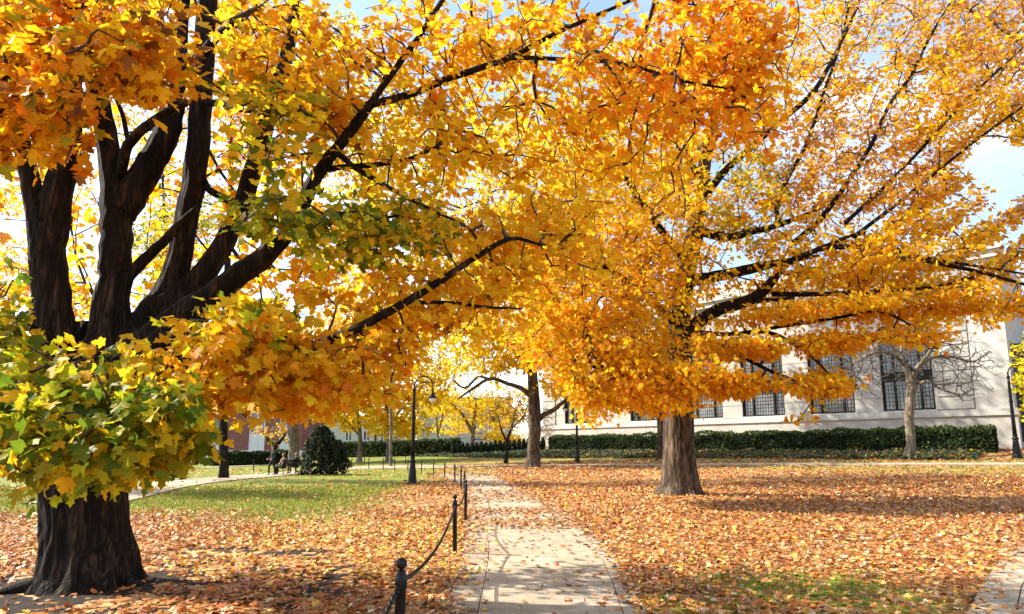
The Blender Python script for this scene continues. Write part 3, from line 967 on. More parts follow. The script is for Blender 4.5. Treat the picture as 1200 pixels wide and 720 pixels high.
# row of clipped upright shrubs
ORD = ['first', 'second', 'third', 'fourth', 'fifth', 'sixth', 'seventh', 'eighth', 'ninth', 'tenth', 'eleventh', 'twelfth', 'thirteenth', 'fourteenth', 'fifteenth',
       'sixteenth', 'seventeenth', 'eighteenth', 'nineteenth', 'twentieth']
ta = np.array(P(531, 528, 66)[:2]); 
tb = WA + WDIR * (wall_u(652) + 2.0) + WN * 4.4
ntop = 20
sh_proto = None
for i in range(ntop):
    p = ta + (tb - ta) * (i / (ntop - 1))
    z = float(T(*p))
    if i % 4 == 0 and i < 8 or i == 0:
        root = empty('clipped_shrub', (p[0], p[1], z))
        prof = [(.05, 0), (.19, .08), (.22, .5), (.19, .95), (.10, 1.25), (.02, 1.38)]
        MB().lathe(prof, 10).build('stems', M['hedge_core'], root, True)  # solid dark core, its colour stands for shade inside the shrub
        n = 800
        zz = RNG.uniform(.03, 1.40, n); rad = np.interp(zz, [b_ for a_, b_ in prof], [a_ for a_, b_ in prof]) + .04
        an = RNG.uniform(0, 6.283, n)
        pos = np.stack([np.cos(an) * rad, np.sin(an) * rad, zz], 1) + RNG.normal(0, .025, (n, 3))
        nr_ = np.stack([np.cos(an), np.sin(an), np.full(n, .3)], 1) + RNG.normal(0, .5, (n, 3))
        leaf_cloud('foliage', pos, nr_, .085, greens(n, (0.02, 0.038, 0.014)), root)
        sh_proto = root
    else:
        src = sh_proto
        root = src.copy(); COL.objects.link(root)
        root.location = (p[0], p[1], z); root.rotation_euler = (0, 0, random.uniform(0, 6))
        for ch in src.children:
            c = ch.copy(); COL.objects.link(c); c.parent = root
    root.scale = [random.uniform(.92, 1.1)] * 2 + [random.uniform(.93, 1.08)]
    tag(root, ORD[i] + ' from the left in the row of dark clipped upright shrubs on the bank', 'shrub', 'row of clipped upright shrubs')

# ivy bank
def ivy():
    n = 60000
    px = RNG.uniform(500, 1230, n)
    pts, cols, sz = [], [], []
    # sample along the wall frame in front of the hedge
    u = RNG.uniform(-16, WLEN - 1, n); s_ = RNG.uniform(5.3, 12.8, n)
    xy = WA + u[:, None] * WDIR + s_[:, None] * WN
    front = np.interp(u, [-16, 4, 22, WLEN], [12.5, 12.8, 10.8, 9.0])
    keep = (s_ < front + nz2(u, s_, 1.5, 2) * .35) & (s_ > np.interp(u, [-16, -6, 2, WLEN], [9.0, 5.6, 5.2, 5.3]))
    xy = xy[keep]; m = len(xy)
    h = .22 + .12 * nz2(xy[:, 0], xy[:, 1], 3.2, 7)
    z = T(xy[:, 0], xy[:, 1]) + np.clip(h, .05, .5) * RNG.uniform(.5, 1, m)
    pos = np.stack([xy[:, 0], xy[:, 1], z], 1)
    nrm = RNG.normal(0, .5, (m, 3)); nrm[:, 2] += 1; nrm[:, :2] += WN * .4
    c = greens(m, (0.055, 0.085, 0.05), .45)
    dr = RNG.random(m) < np.interp(u[keep], [0, 14, 26, WLEN], [.05, .18, .34, .3]); c[dr] = palette('brownish', int(dr.sum())) * .45
    tip = RNG.normal(0, 1, (m, 3))
    me = leaves_to_mesh('ivy_bed', pos, frames(tip, nrm), .17 * RNG.uniform(.6, 1.2, m), c, 0, M['green_leaf'])
    o = link_mesh('ivy_bed', me, None)
    tag(o, 'grey green ground cover on the bank in front of the hedge', 'ground cover', kind='stuff')
ivy()

# dark weeping evergreen by the bench
def weeping():
    b = G(376, 556.5)
    root = empty('weeping_evergreen', b); root.scale = (.86, .86, .86); tag(root, 'small dark weeping evergreen at the end of the bench', 'tree')
    MB().tube([(0, 0, -.1), (.03, 0, .6), (-.05, .02, 1.6), (0, 0, 3.1)], [.11, .085, .07, .03], 8).build('trunk', M['bark_dark'], root, True)
    n = 12000
    an = RNG.uniform(0, 6.283, n); t = RNG.uniform(0, 1, n)
    zz = .42 + 3.1 * t
    an = np.where(RNG.random(n) < .65, np.round(an / .45) * .45 + RNG.normal(0, .08, n), an)
    R0 = np.interp(t, [0, .1, .35, .7, 1], [1.35, 1.5, 1.3, .95, .3]) * (1 + .2 * np.sin(an * 3 + 1) + .16 * np.sin(an * 7 + zz * 2) + .08 * np.sin(an * 13))
    lobe = RNG.random(n) < .3
    zz = np.where(lobe, .42 + 2.1 * t, zz)
    R0 = np.where(lobe, R0 * .62, R0)
    r_ = R0 * RNG.uniform(.3, 1, n) ** .5
    zz = zz - .35 * (r_ / 1.7) ** 2 + .25 * np.sin(an * 5) * (t < .2)
    pos = np.stack([np.cos(an) * r_ + np.where(lobe, .95, -.1), np.sin(an) * r_ + np.where(lobe, .3, 0), np.clip(zz + .25 * np.sin(an * 4 + 2) * (t < .25), .12, None)], 1)
    nr_ = np.stack([np.cos(an), np.sin(an), np.full(n, .4)], 1) + RNG.normal(0, .5, (n, 3))
    c = greens(n, (0.018, 0.03, 0.012), .5)
    k = RNG.random(n) < .05; c[k] = palette('brownish', int(k.sum())) * .4
    tip = np.stack([np.cos(an) * .4, np.sin(an) * .4, np.full(n, -1.)], 1) + RNG.normal(0, .3, (n, 3))
    me = leaves_to_mesh('foliage', pos, frames(tip, nr_), .13 * RNG.uniform(.6, 1.3, n), c, 0, M['green_leaf'])
    o = link_mesh('foliage', me, None, root); o['kind'] = 'stuff'
weeping()

# ------------------------------------------------------------------ trees
def rejecting(nodes, pals, test, keep=0.0):
    px, py, dp = proj(nodes)
    bad = test(px, py, dp) & (RNG.random(len(nodes)) > keep)
    k = np.where(~bad)[0]
    return nodes[k], [pals[i] for i in k]

def LIMB_CLEAR(lines, pad=3.5):
    """leaves do not grow right in front of the main limbs; a coarse map of limb distance"""
    W_, H_, O_ = 1500, 1000, 150
    dm = np.zeros((H_, W_))
    for p, r in lines:
        n = len(p)
        t = np.linspace(0, n - 1, n * 8)
        q = np.stack([np.interp(t, np.arange(n), p[:, k]) for k in range(3)], 1)
        rr_ = np.interp(t, np.arange(n), r) * .8 + pad
        x, y, d = proj(q)
        for a, b_, dd, R_ in zip(x, y, d, rr_):
            i0, i1, j0, j1 = int(b_ - R_) + O_, int(b_ + R_) + O_ + 1, int(a - R_) + O_, int(a + R_) + O_ + 1
            if i0 < 0 or j0 < 0 or i1 >= H_ or j1 >= W_: continue
            dm[i0:i1, j0:j1] = np.maximum(dm[i0:i1, j0:j1], dd)
    def f(px, py, dp):
        i = np.clip((py + O_).astype(int), 0, H_ - 1); j = np.clip((px + O_).astype(int), 0, W_ - 1)
        return dp < dm[i, j] + .05
    return f

# ---- the big maple on the left
def left_maple():
    b = TREE_L.copy()
    root = empty('maple_tree', b)
    tag(root, 'old maple at the left with dark multiple stems and big yellow green leaves', 'tree', )
    Yt = b[1]
    px2m = Yt / CP / F_PX
    # trunk: flared, ribbed
    spec = [(100, 706), (101, 690), (103, 668), (102, 640), (101, 610), (100, 575), (102, 530), (106, 480), (112, 430), (118, 385)]
    rad = [68, 58, 47, 41, 38.5, 39, 41, 46, 50, 40]
    pts = L3([(x, y, Yt) for x, y in spec]); rr_ = np.array(rad) * px2m
    pts, rr_ = smooth_line(pts, rr_, 5)
    def ridge(i, a):
        fl = math.exp(-i / 7.0)
        r = 1 + .055 * np.sin(5 * a + .8 + .05 * i) + .045 * np.sin(9 * a + 2 - .09 * i) + .03 * np.sin(17 * a + 1.1 * np.sin(i * .35)) + .02 * np.sin(29 * a + 1.6 * np.sin(i * .5 + 1))
        return r + fl * (.22 * np.clip(np.sin(4 * a + 1.1), 0, 1) + .2 * np.clip(np.sin(3 * a + 3.6), 0, 1))
    MB().tube(pts - b, rr_, 96, True, ridge).build('trunk', M['bark_dark'], root, True)
    # surface roots
    for (dx, dy, L, r0) in ((.56, -.1, .7, .085), (-.48, -.42, .8, .10), (-.62, .1, .6, .09)):
        q = np.array([[dx * .4, dy * .4, .2], [dx * .75, dy * .8, .06], [dx * (1 + L * .35), dy * (1 + L * .25), -.02], [dx * (1 + L * .9), dy * (1 + L * .65), -.10]])
        q, r_ = smooth_line(q, [r0 * 1.5, r0, r0 * .75, r0 * .4], 4)
        MB().tube(q, r_, 10).build('root', M['bark_dark'], root, True)
    k = px2m
    LIMBS = [  # (points px,py,Y ; radius px)
        [[(84, 440, 6.6), (66, 400, 6.5), (60, 344, 6.45), (54, 285, 6.4), (40, 235, 6.35), (28, 180, 6.3), (12, 120, 6.2), (-10, 50, 6.0)], [30, 22, 19, 18, 11, 10, 9, 8]],
        [[(56, 290, 6.42), (68, 235, 6.4), (76, 190, 6.4), (82, 130, 6.3), (84, 60, 6.2), (80, -40, 6.1)], [17, 15.5, 14.5, 12, 10, 8]],
        [[(120, 440, 6.7), (128, 390, 6.7), (133, 340, 6.7), (136, 290, 6.7), (136, 240, 6.7), (128, 180, 6.7), (116, 120, 6.6), (106, 50, 6.5), (98, -60, 6.4)], [34, 22, 17.5, 16.5, 16.5, 12.5, 11.5, 11, 10]],
        [[(142, 250, 6.7), (163, 215, 6.75), (182, 180, 6.8), (198, 145, 6.9), (208, 100, 7.0), (214, 30, 7.1), (222, -50, 7.2)], [18, 16, 15, 14, 9, 7, 5]],
        [[(150, 420, 6.9), (180, 375, 6.95), (203, 331, 7.0), (215, 280, 7.0), (228, 200, 7.05), (235, 122, 7.1), (240, 50, 7.1), (246, -60, 7.1)], [36, 22, 15, 13, 13, 12.5, 12, 10]],
        [[(190, 370, 7.0), (228, 335, 7.0), (252, 305, 7.05), (275, 260, 7.1), (289, 224, 7.15), (302, 180, 7.2), (322, 110, 7.3), (338, 55, 7.4), (352, -40, 7.4)], [24, 14, 12, 11, 10.5, 10, 9, 8, 6]],
        [[(170, 425, 6.7), (215, 375, 6.6), (250, 346, 6.55), (284, 319, 6.5), (312, 300, 6.4), (345, 262, 6.35), (372, 205, 6.3), (400, 167, 6.25), (433, 123, 6.2)], [32, 20, 14, 13, 12, 9, 8, 6.5, 6]],
        [[(433, 123, 6.2), (483, 110, 6.2), (523, 93, 6.25), (563, 80, 6.3), (600, 67, 6.3), (650, 40, 6.3), (713, 12, 6.3), (790, -20, 6.3)], [5, 4.6, 4.3, 4, 3.6, 2.8, 2.2, 1.5]],
        [[(598, 68, 6.3), (643, 69, 6.35), (730, 75, 6.4), (800, 95, 6.4), (860, 105, 6.4)], [2.8, 2.6, 2.1, 1.8, 1.2]],
        [[(433, 123, 6.2), (457, 90, 6.2), (473, 67, 6.2), (493, 40, 6.2), (522, -5, 6.2), (560, -60, 6.2)], [4.6, 4.0, 3.8, 3.4, 3, 2]],
        [[(376, 202, 6.3), (393, 180, 6.25), (415, 196, 6.2), (443, 213, 6.2), (493, 240, 6.1), (540, 262, 6.0)], [4, 3.8, 3.6, 3.2, 2.6, 1.4]],
        [[(373, 200, 6.3), (405, 196, 6.4), (443, 193, 6.5), (480, 186, 6.5), (512, 172, 6.6)], [4, 3.4, 3.2, 2.6, 1.6]],
        [[(160, 450, 6.5), (205, 432, 6.3), (250, 422, 6.15), (300, 412, 6.0), (360, 407, 5.9), (417, 385, 5.8), (477, 353, 5.75), (523, 325, 5.7), (550, 307, 5.7), (597, 280, 5.7), (633, 287, 5.7)], [16, 10, 8, 6.6, 5.8, 5.2, 4.8, 4.2, 3.6, 2.6, 1.6]],
        [[(478, 355, 5.75), (527, 355, 5.75), (567, 360, 5.8), (612, 362, 5.8)], [2.6, 2.4, 2, 1.2]],
        [[(145, 330, 6.7), (162, 312, 6.75), (190, 285, 6.8), (209, 264, 6.85), (235, 240, 6.9)], [8, 7, 5.5, 5, 3]],
        [[(236, 205, 7.05), (245, 222, 7.05), (267, 235, 7.05), (286, 238, 7.1)], [4, 4.5, 4.5, 4]],
        [[(142, 205, 6.65), (150, 170, 6.5), (175, 145, 6.4), (200, 130, 6.3), (222, 120, 6.2)], [6, 6, 5.4, 4.6, 3]],
        [[(150, 165, 6.5), (142, 130, 6.4), (128, 100, 6.3)], [3, 2.6, 1.6]],
        [[(66, 402, 6.4), (40, 385, 6.2), (10, 372, 6.0), (-30, 365, 5.8)], [6, 5, 4, 3]],
        [[(98, 468, 6.3), (60, 455, 5.7), (10, 430, 5.2), (-40, 400, 4.8)], [10, 7, 5, 3]],
        [[(110, 470, 6.2), (120, 470, 5.6), (135, 480, 5.0), (150, 500, 4.5)], [10, 6, 4, 2]],
        [[(240, 60, 7.0), (262, 35, 6.6), (285, 20, 6.2), (302, 10, 5.8)], [6, 5, 4, 3]],
        [[(236, 120, 7.0), (262, 122, 6.8), (290, 130, 6.5), (330, 128, 6.2)], [5, 4, 3, 2]],
        [[(100, 60, 6.4), (60, 20, 5.8), (20, -10, 5.2)], [7, 5, 3]],
        [[(350, 250, 6.3), (390, 250, 6.0), (430, 258, 5.8), (470, 252, 5.7)], [3.5, 3, 2.5, 1.5]],
    ]
    roots = [pts[25:]]; limb_px = []
    for spec_, r_ in LIMBS:
        w = L3(spec_); rad_ = np.array(r_) * w[:, 1] / F_PX
        _, p = limb(root, w, rad_, M['bark_dark'], base=b, sides=40 if r_[1] > 9 else 10)
        roots.append(p)
        limb_px.append((p, np.interp(np.linspace(0, 1, len(p)), np.linspace(0, 1, len(r_)), r_)))
    roots = np.concatenate(roots)
    cl = [
        (60, 508, 4.5, 145, 84, .55, 185, 'olive'), (180, 505, 4.7, 65, 70, .5, 58, 'olive'), (20, 380, 4.9, 50, 60, .5, 30, 'olive'),
        (110, 440, 4.9, 120, 45, .6, 60, 'olive_yellow'), (260, 430, 5.3, 90, 62, .6, 75, 'amber'), (270, 385, 5.6, 90, 40, .6, 45, 'olive_yellow'),
        (330, 445, 5.7, 80, 60, .6, 60, 'orange'), (400, 440, 6.0, 85, 55, .7, 70, 'orange'), (455, 392, 6.3, 50, 42, .7, 30, 'orange'),
        (60, 80, 4.7, 130, 80, .8, 110, 'amber_shaded'), (20, 150, 4.6, 90, 55, .6, 45, 'amber_shaded'), (150, 60, 5.0, 110, 85, .8, 75, 'amber_shaded'),
        (70, 20, 5, 160, 80, 1, 60, 'amber_shaded'), (210, 100, 5.4, 45, 45, .6, 14, 'amber'), (110, 150, 5.0, 60, 30, .5, 16, 'amber_shaded'),
        (310, 130, 5.6, 60, 70, .7, 36, 'olive_yellow'), (330, 40, 6.0, 90, 65, 1, 50, 'amber'), (300, 250, 5.3, 50, 42, .5, 18, 'olive'),
        (400, 270, 5.5, 70, 38, .5, 34, 'olive'), (470, 265, 5.8, 70, 45, .6, 40, 'olive_yellow'), (380, 130, 6.3, 60, 80, .8, 40, 'amber'),
        (470, 60, 6.4, 130, 90, 1.1, 82, 'orange'), (620, 70, 6.4, 150, 95, 1.2, 100, 'orange'), (790, 60, 6.3, 130, 100, 1.2, 125, 'deep'),
        (880, 120, 6.2, 55, 75, .8, 42, 'deep'), (870, 25, 6.2, 75, 55, .8, 42, 'deep'), (480, 170, 6.8, 110, 70, 1.1, 70, 'yellow'), (620, 190, 6.9, 130, 75, 1.1, 66, 'mixed'),
        (740, 190, 7.0, 90, 70, 1, 44, 'mixed'), (560, 290, 6.2, 110, 60, .8, 52, 'mixed'), (650, 280, 6.4, 90, 60, .9, 36, 'mixed'), (450, 340, 6.4, 90, 45, .8, 36, 'mixed'),
        (550, 360, 6.0, 60, 35, .6, 24, 'orange'),
        (230, 20, 8.4, 250, 110, 1.2, 60, 'amber'), (90, 260, 8.6, 170, 150, 1.0, 52, 'amber'), (300, 330, 8.5, 160, 80, 1.0, 60, 'mixed'), (330, 200, 8.6, 150, 120, 1.0, 60, 'mixed'), (560, 120, 8.6, 220, 130, 1.2, 80, 'yellow'), (800, 150, 8.4, 130, 110, 1.0, 36, 'mixed'),
        (500, -60, 6.5, 450, 40, 1.4, 26, 'amber'), (150, -60, 6.2, 260, 40, 1.2, 16, 'amber'), (-120, 120, 6.0, 70, 180, 1.0, 18, 'amber'), (-120, 440, 5.4, 80, 110, .8, 22, 'olive'),
    ]
    nodes, pals = clump_nodes(cl)
    def test(px, py, dp):
        front = dp < 7.4
        t1 = (px > 98) & (px < 265) & (py > 118) & (py < 345)
        t2 = (px > 20) & (px < 110) & (py > 205) & (py < 400)
        t3 = (px > 262) & (px < 330) & (py > 272) & (py < 345)
        t4 = (px > 222) & (px < 256) & (py < 130)
        low = ((px > 470) & (px < 640) & (py > np.interp(px, [470, 500, 560, 640], [440, 412, 400, 380]))) | (py > 514 + 62 * np.exp(-((px - 60) / 150.) ** 2)) | ((px > 240) & (py > 492 - .1 * (px - 240)))
        return (front & (t1 | t2 | t3 | t4)) | low
    nodes, pals = rejecting(nodes, pals, test, 0.02)
    par, order, A = grow(roots, nodes)
    tw = link_mesh('twigs', twig_mesh('twigs', par, order, A - b, len(roots), .0055, .022), M['twig'], root); tw['kind'] = 'stuff'
    pos, R, sz, col = scatter_leaves(par, A, len(roots), nodes, pals, 13.0, .30, .132, centre=P(300, 330, 7.2), outw=.35, up=.45, rnd=.5, faceout=(0, -.45, 0))
    # bigger leaves near the camera on the low left boughs
    px, py, dp = proj(pos)
    sz = np.where((px < 260) & (py > 330), sz * .92, sz) * np.where(px > 380, .80, 1)
    CL = LIMB_CLEAR(limb_px)
    # stems stay clear
    bad = (dp < 7.2) & (((px > 106) & (px < 170) & (py > 170) & (py < 345)) | ((px > 36) & (px < 92) & (py > 225) & (py < 385)) | ((px > 196) & (px < 258) & (py > 132) & (py < 340))) & (RNG.random(len(pos)) > .06)
    bad |= CL(px, py, dp) & (RNG.random(len(pos)) > .42)
    bad |= (px > 476) & (px < 524) & (py > 426)
    keep = ~bad
    pos, R, sz, col, px, py, dp = [a[keep] for a in (pos, R, sz, col, px, py, dp)]
    infr = (px > 5) & (px < 1195) & (py > 5) & (py < 715)
    rank = np.argsort(np.where(infr, dp / sz, 1e9))[:300]
    mask = np.zeros(len(pos), bool); mask[rank] = True
    me = leaves_to_mesh('foliage', pos[~mask] - b, R[~mask], sz[~mask], col[~mask], 2, M['leaf'])
    fo = link_mesh('foliage', me, None, root); fo['kind'] = 'stuff'
    protos = [tri_mesh('leaf', tv, tf, None, M['leaf_obj']) for tv, tf in TM[2]]
    for i in rank:
        o = bpy.data.objects.new('leaf', protos[int(RNG.integers(0, len(protos)))])
        COL.objects.link(o)
        o.parent = root
        m4 = Matrix([list(R[i][r] * sz[i]) + [float(pos[i][r] - b[r])] for r in range(3)] + [[0, 0, 0, 1]])
        o.matrix_local = m4
        o.color = (*[float(c) for c in col[i]], 1)
    print('left maple leaves', len(pos))
left_maple()

# ---- the maple on the right
def right_maple():
    b = G(797, 580)
    Yt = b[1]
    root = empty('maple_tree', b)
    tag(root, 'tall orange maple with thick straight trunk on the lawn right of the path', 'tree')
    k = Yt / F_PX
    spec = [(798, 586), (798, 578), (798, 566), (797, 545), (796, 520), (796, 490), (796, 455), (794, 420), (792, 385), (800, 340), (808, 300), (818, 250), (826, 190), (838, 120), (850, 40), (860, -60)]
    rad = [31, 26, 21, 18.5, 17, 16.5, 16.5, 17, 16, 12, 11, 9, 7.5, 6, 5, 3]
    pts, rr_ = smooth_line(L3([(x, y, Yt) for x, y in spec]), np.array(rad) * k, 4)
    def ridge(i, a):
        fl = math.exp(-i / 5.0)
        r = 1 + .03 * np.sin(5 * a + .8 + .05 * i) + .03 * np.sin(11 * a + 2 - .09 * i) + .018 * np.sin(23 * a + i * .5)
        return r + fl * (.22 * np.clip(np.sin(5 * a + 1.1), 0, 1) + .15 * np.clip(np.sin(3 * a + 3.6), 0, 1))
    MB().tube(pts - b, rr_, 64, True, ridge).build('trunk', M['bark_brown'], root, True)
    LIMBS = [
        [[(797, 400, 20.5), (812, 383, 20), (842, 364, 19.5), (879, 352, 19), (900, 335, 18.7), (910, 322, 18.5), (924, 308, 18.3), (960, 292, 18), (1000, 275, 18)], [11, 9, 8.5, 8, 6.5, 5.5, 5, 3.5, 2]],
        [[(879, 354, 19), (905, 352, 18.5), (931, 349, 18.3)], [3.5, 3, 1.5]],
        [[(800, 330, 20.5), (830, 326, 20), (858, 320, 19.8), (885, 314, 19.7), (912, 308, 19.6), (960, 300, 19.5)], [9, 8, 7.5, 7, 5, 2]],
        [[(1000, 288, 18), (1058, 300, 17.5), (1117, 312, 17), (1160, 322, 16.8), (1215, 338, 16.5)], [3, 3.4, 3, 2.6, 2]],
        [[(960, 292, 18), (1000, 289, 18), (1050, 296, 17.8), (1100, 305, 17.5), (1200, 321, 17)], [4, 3.6, 3, 2.6, 1.6]],
        [[(905, 345, 19), (960, 345, 18), (1025, 342, 17.6), (1060, 340, 17.5), (1102, 335, 17.4), (1140, 325, 17.3)], [3.6, 3.3, 3, 2.6, 2, 1.2]],
        [[(808, 390, 20), (821, 394, 19), (848, 406, 18.2), (875, 421, 17.8), (905, 436, 17.5), (929, 446, 17.3), (965, 470, 17.1)], [4, 3.4, 3, 2.8, 2.4, 2, 1]],
        [[(812, 388, 20), (850, 392, 18.8), (900, 390, 18), (930, 404, 17.8), (950, 417, 17.6), (975, 442, 17.5)], [3.4, 3, 2.8, 2.4, 2, 1]],
        [[(860, 392, 18.5), (920, 382, 18), (980, 373, 17.8), (1030, 365, 17.6), (1075, 385, 17.4)], [2.4, 2.4, 2.2, 2, 1]],
        [[(818, 270, 20.5), (850, 278, 20), (880, 272, 19.8), (912, 264, 19.6), (960, 245, 19.5)], [7, 6, 5, 4, 2]],
        [[(912, 264, 19.8), (911, 236, 19.8), (925, 205, 19.8), (945, 169, 19.8), (965, 110, 19.8), (985, 50, 19.8), (1000, -20, 20)], [3.6, 3.4, 3, 2.6, 2.2, 2, 1.4]],
        [[(930, 285, 19.5), (960, 259, 19.3), (990, 218, 19.2), (1020, 172, 19), (1042, 124, 19), (1069, 86, 19), (1087, 49, 19), (1115, 0, 19)], [4.4, 4, 3.4, 3, 2.6, 2.3, 2, 1.4]],
        [[(826, 230, 20.6), (850, 200, 20.6), (885, 169, 20.6), (920, 138, 20.6), (952, 109, 20.6), (975, 71, 20.7), (1005, 7, 20.8), (1020, -40, 21)], [5.5, 5, 4.4, 4, 3.6, 3, 2.2, 1.5]],
        [[(990, 262, 18.5), (1030, 225, 18.3), (1075, 180, 18.2), (1130, 120, 18), (1200, 55, 18)], [3, 2.6, 2.2, 1.9, 1.4]],
        [[(1000, 278, 18.2), (1050, 240, 18), (1100, 200, 17.8), (1150, 160, 17.6), (1220, 110, 17.5)], [3, 2.6, 2.2, 1.9, 1.4]],
        [[(794, 452, 20.5), (770, 440, 20), (745, 436, 19.5), (722, 444, 19), (712, 441, 18.8), (690, 425, 18.6), (670, 418, 18.5)], [7, 6, 5, 5, 4.4, 3, 1.6]],
        [[(714, 441, 18.8), (702, 425, 18.7), (692, 405, 18.6), (686, 385, 18.6)], [3.6, 3.2, 2.8, 1.6]],
        [[(716, 445, 19), (700, 450, 18.8), (680, 442, 18.6), (666, 428, 18.5)], [3, 2.6, 2.2, 1.2]],
        [[(794, 380, 20.5), (760, 350, 20), (720, 320, 19.5), (680, 300, 19), (640, 290, 18.8)], [7, 5, 4, 3, 1.5]],
        [[(806, 310, 20.5), (775, 270, 20.2), (740, 220, 20), (710, 165, 20), (690, 110, 20)], [6, 5, 4, 3, 1.6]],
        [[(822, 220, 20.5), (800, 160, 20.5), (780, 90, 20.5), (770, 10, 20.5)], [5, 4, 3, 1.6]],
    ]
    roots = [pts[22:]]; limb_px = []
    for spec_, r_ in LIMBS:
        w = L3(spec_); rad_ = np.array(r_) * .9 * w[:, 1] / F_PX
        _, p = limb(root, w, rad_, M['bark_dark'], base=b, sides=8)
        roots.append(p)
        limb_px.append((p, np.interp(np.linspace(0, 1, len(p)), np.linspace(0, 1, len(r_)), r_)))
    roots = np.concatenate([polyline(r, .6) for r in roots])
    cl = [
        (730, 430, 17.6, 80, 52, 2.2, 170, 'orange'), (690, 460, 17.6, 45, 38, 1.6, 55, 'mixed'), (790, 440, 17.2, 75, 45, 2.0, 140, 'orange'), (850, 430, 17, 55, 40, 1.8, 70, 'orange'),
        (660, 390, 18, 70, 60, 2.2, 120, 'orange'), (700, 320, 18.5, 110, 75, 3, 220, 'orange'), (620, 330, 19, 80, 75, 2.5, 130, 'yellow'), (780, 340, 18.5, 80, 70, 2.5, 140, 'mixed'),
        (770, 240, 19, 110, 80, 3.5, 200, 'mixed'), (680, 200, 20, 110, 90, 3.5, 180, 'yellow'), (790, 120, 20, 120, 110, 4, 200, 'orange'), (870, 230, 19.5, 60, 70, 3, 70, 'yellow_green'),
        (900, 390, 17.6, 80, 35, 2, 80, 'orange'), (950, 448, 16.8, 75, 30, 1.2, 95, 'orange'), (985, 470, 16.6, 38, 13, .9, 30, 'orange'), (900, 430, 17, 30, 45, 1.2, 30, 'orange'), (935, 490, 16.8, 18, 12, .5, 7, 'orange'),
        (960, 350, 18, 110, 40, 2.2, 125, 'orange'), (1040, 378, 17.4, 70, 28, 1.6, 50, 'orange'), (1060, 340, 17.5, 110, 42, 2.2, 110, 'mixed'), (1150, 350, 17, 80, 34, 2, 70, 'orange'), (1090, 415, 17, 40, 22, 1, 24, 'orange'),
        (1000, 290, 18, 110, 45, 2.5, 110, 'mixed'), (1110, 285, 17.5, 110, 40, 2.5, 100, 'mixed'), (900, 270, 19, 80, 55, 2.5, 70, 'orange'),
        (1040, 200, 19, 110, 75, 3, 170, 'dusty'), (1110, 110, 18.6, 110, 80, 3, 200, 'mixed'), (1170, 60, 18.2, 90, 90, 3, 130, 'dusty'), (1090, 20, 19, 140, 60, 3, 130, 'dusty'),
        (960, 170, 20, 90, 100, 3, 130, 'dusty'), (940, 60, 20.5, 110, 80, 3, 140, 'mixed'), (1100, 230, 18.4, 80, 30, 2, 50, 'orange'), (1190, 260, 17.5, 55, 30, 1.5, 36, 'dusty'), (1180, 160, 17.8, 70, 22, 1.5, 36, 'mixed'),
        (900, -120, 21, 300, 120, 4.5, 120, 'mixed'), (1290, 200, 18, 90, 160, 3, 70, 'mixed'), (760, 300, 25, 170, 200, 2.5, 130, 'mixed'), (920, 220, 24.5, 160, 150, 2.5, 70, 'orange'),
        (1030, 330, 23, 130, 50, 2, 50, 'mixed'), (955, 398, 17.5, 75, 26, 1.6, 60, 'orange'), (862, 452, 17, 34, 20, 1.2, 30, 'orange'), (770, 470, 17.2, 40, 16, 1.2, 26, 'orange'),
    ]
    nodes, pals = clump_nodes(cl)
    def test(px, py, dp):
        yb = np.interp(px, [560, 640, 670, 690, 715, 735, 760, 850, 875, 895, 930, 1000, 1030, 1045, 1100, 1150, 1230], [430, 440, 462, 500, 503, 478, 482, 478, 462, 458, 497, 486, 470, 425, 430, 385, 375])
        hole = (((px - 1168) / 42) ** 2 + ((py - 195) / 34) ** 2 < 1) | (((px - 905) / 36) ** 2 + ((py - 470) / 22) ** 2 < 1) | (((px - 925) / 22) ** 2 + ((py - 420) / 20) ** 2 < 1)
        hole |= (((px - 862) / 30) ** 2 + ((py - 342) / 14) ** 2 < 1) & (dp < 20)
        return (py > yb) | hole
    # boughs lie in layers: level low down, rising outward in the upper crown
    dist = np.hypot(nodes[:, 0] - b[0], nodes[:, 1] - b[1])
    npx = proj(nodes)[0]
    slope = np.where(nodes[:, 2] > 7.2, .62, .0)
    wz = nodes[:, 2] - slope * dist
    lay = np.round(wz / 1.15) * 1.15 + RNG.normal(0, .13, len(nodes)) + .18 * np.sin(nodes[:, 0] * .9 + nodes[:, 1])
    nodes[:, 2] = np.where(npx > 820, .2 * wz + .8 * lay, wz) + slope * dist
    nodes, pals = rejecting(nodes, pals, test, 0.0)
    par, order, A = grow(roots, nodes, .3)
    tw = link_mesh('twigs', twig_mesh('twigs', par, order, A - b, len(roots), .009, .05, 4), M['twig'], root); tw['kind'] = 'stuff'
    sparse = np.array([p == 'dusty' for p in pals])
    pos, R, sz, col = scatter_leaves(par, A, len(roots), nodes, pals, 20, .50, .155, centre=b + np.array([0, 0, 8.]), outw=.35, up=.5, rnd=.55, faceout=(0, -.4, 0))
    px, py, dp = proj(pos)
    bad = (dp < 21) & ((np.abs(px - 796) < 16) & (py > 405) & (py < 425)) & (RNG.random(len(pos)) > .2)
    bad |= LIMB_CLEAR(limb_px, 2.2)(px, py, dp) & (RNG.random(len(pos)) > .5)
    bad |= (py > np.interp(px, [985, 1005, 1030, 1060, 1110, 1160, 1230], [520, 410, 396, 412, 400, 385, 378])) & (px > 985) & (RNG.random(len(pos)) < .9)
    thin = sstep(880, 1000, px) * (1 - sstep(180, 290, py))
    bad |= RNG.random(len(pos)) < thin * .06
    bad |= ((px - 1168) / 36) ** 2 + ((py - 192) / 28) ** 2 < 1
    k = ~bad
    me = leaves_to_mesh('foliage', pos[k] - b, R[k], sz[k], col[k], 1, M['leaf'])
    fo = link_mesh('foliage', me, None, root); fo['kind'] = 'stuff'
    print('right maple leaves', int(k.sum()))
right_maple()

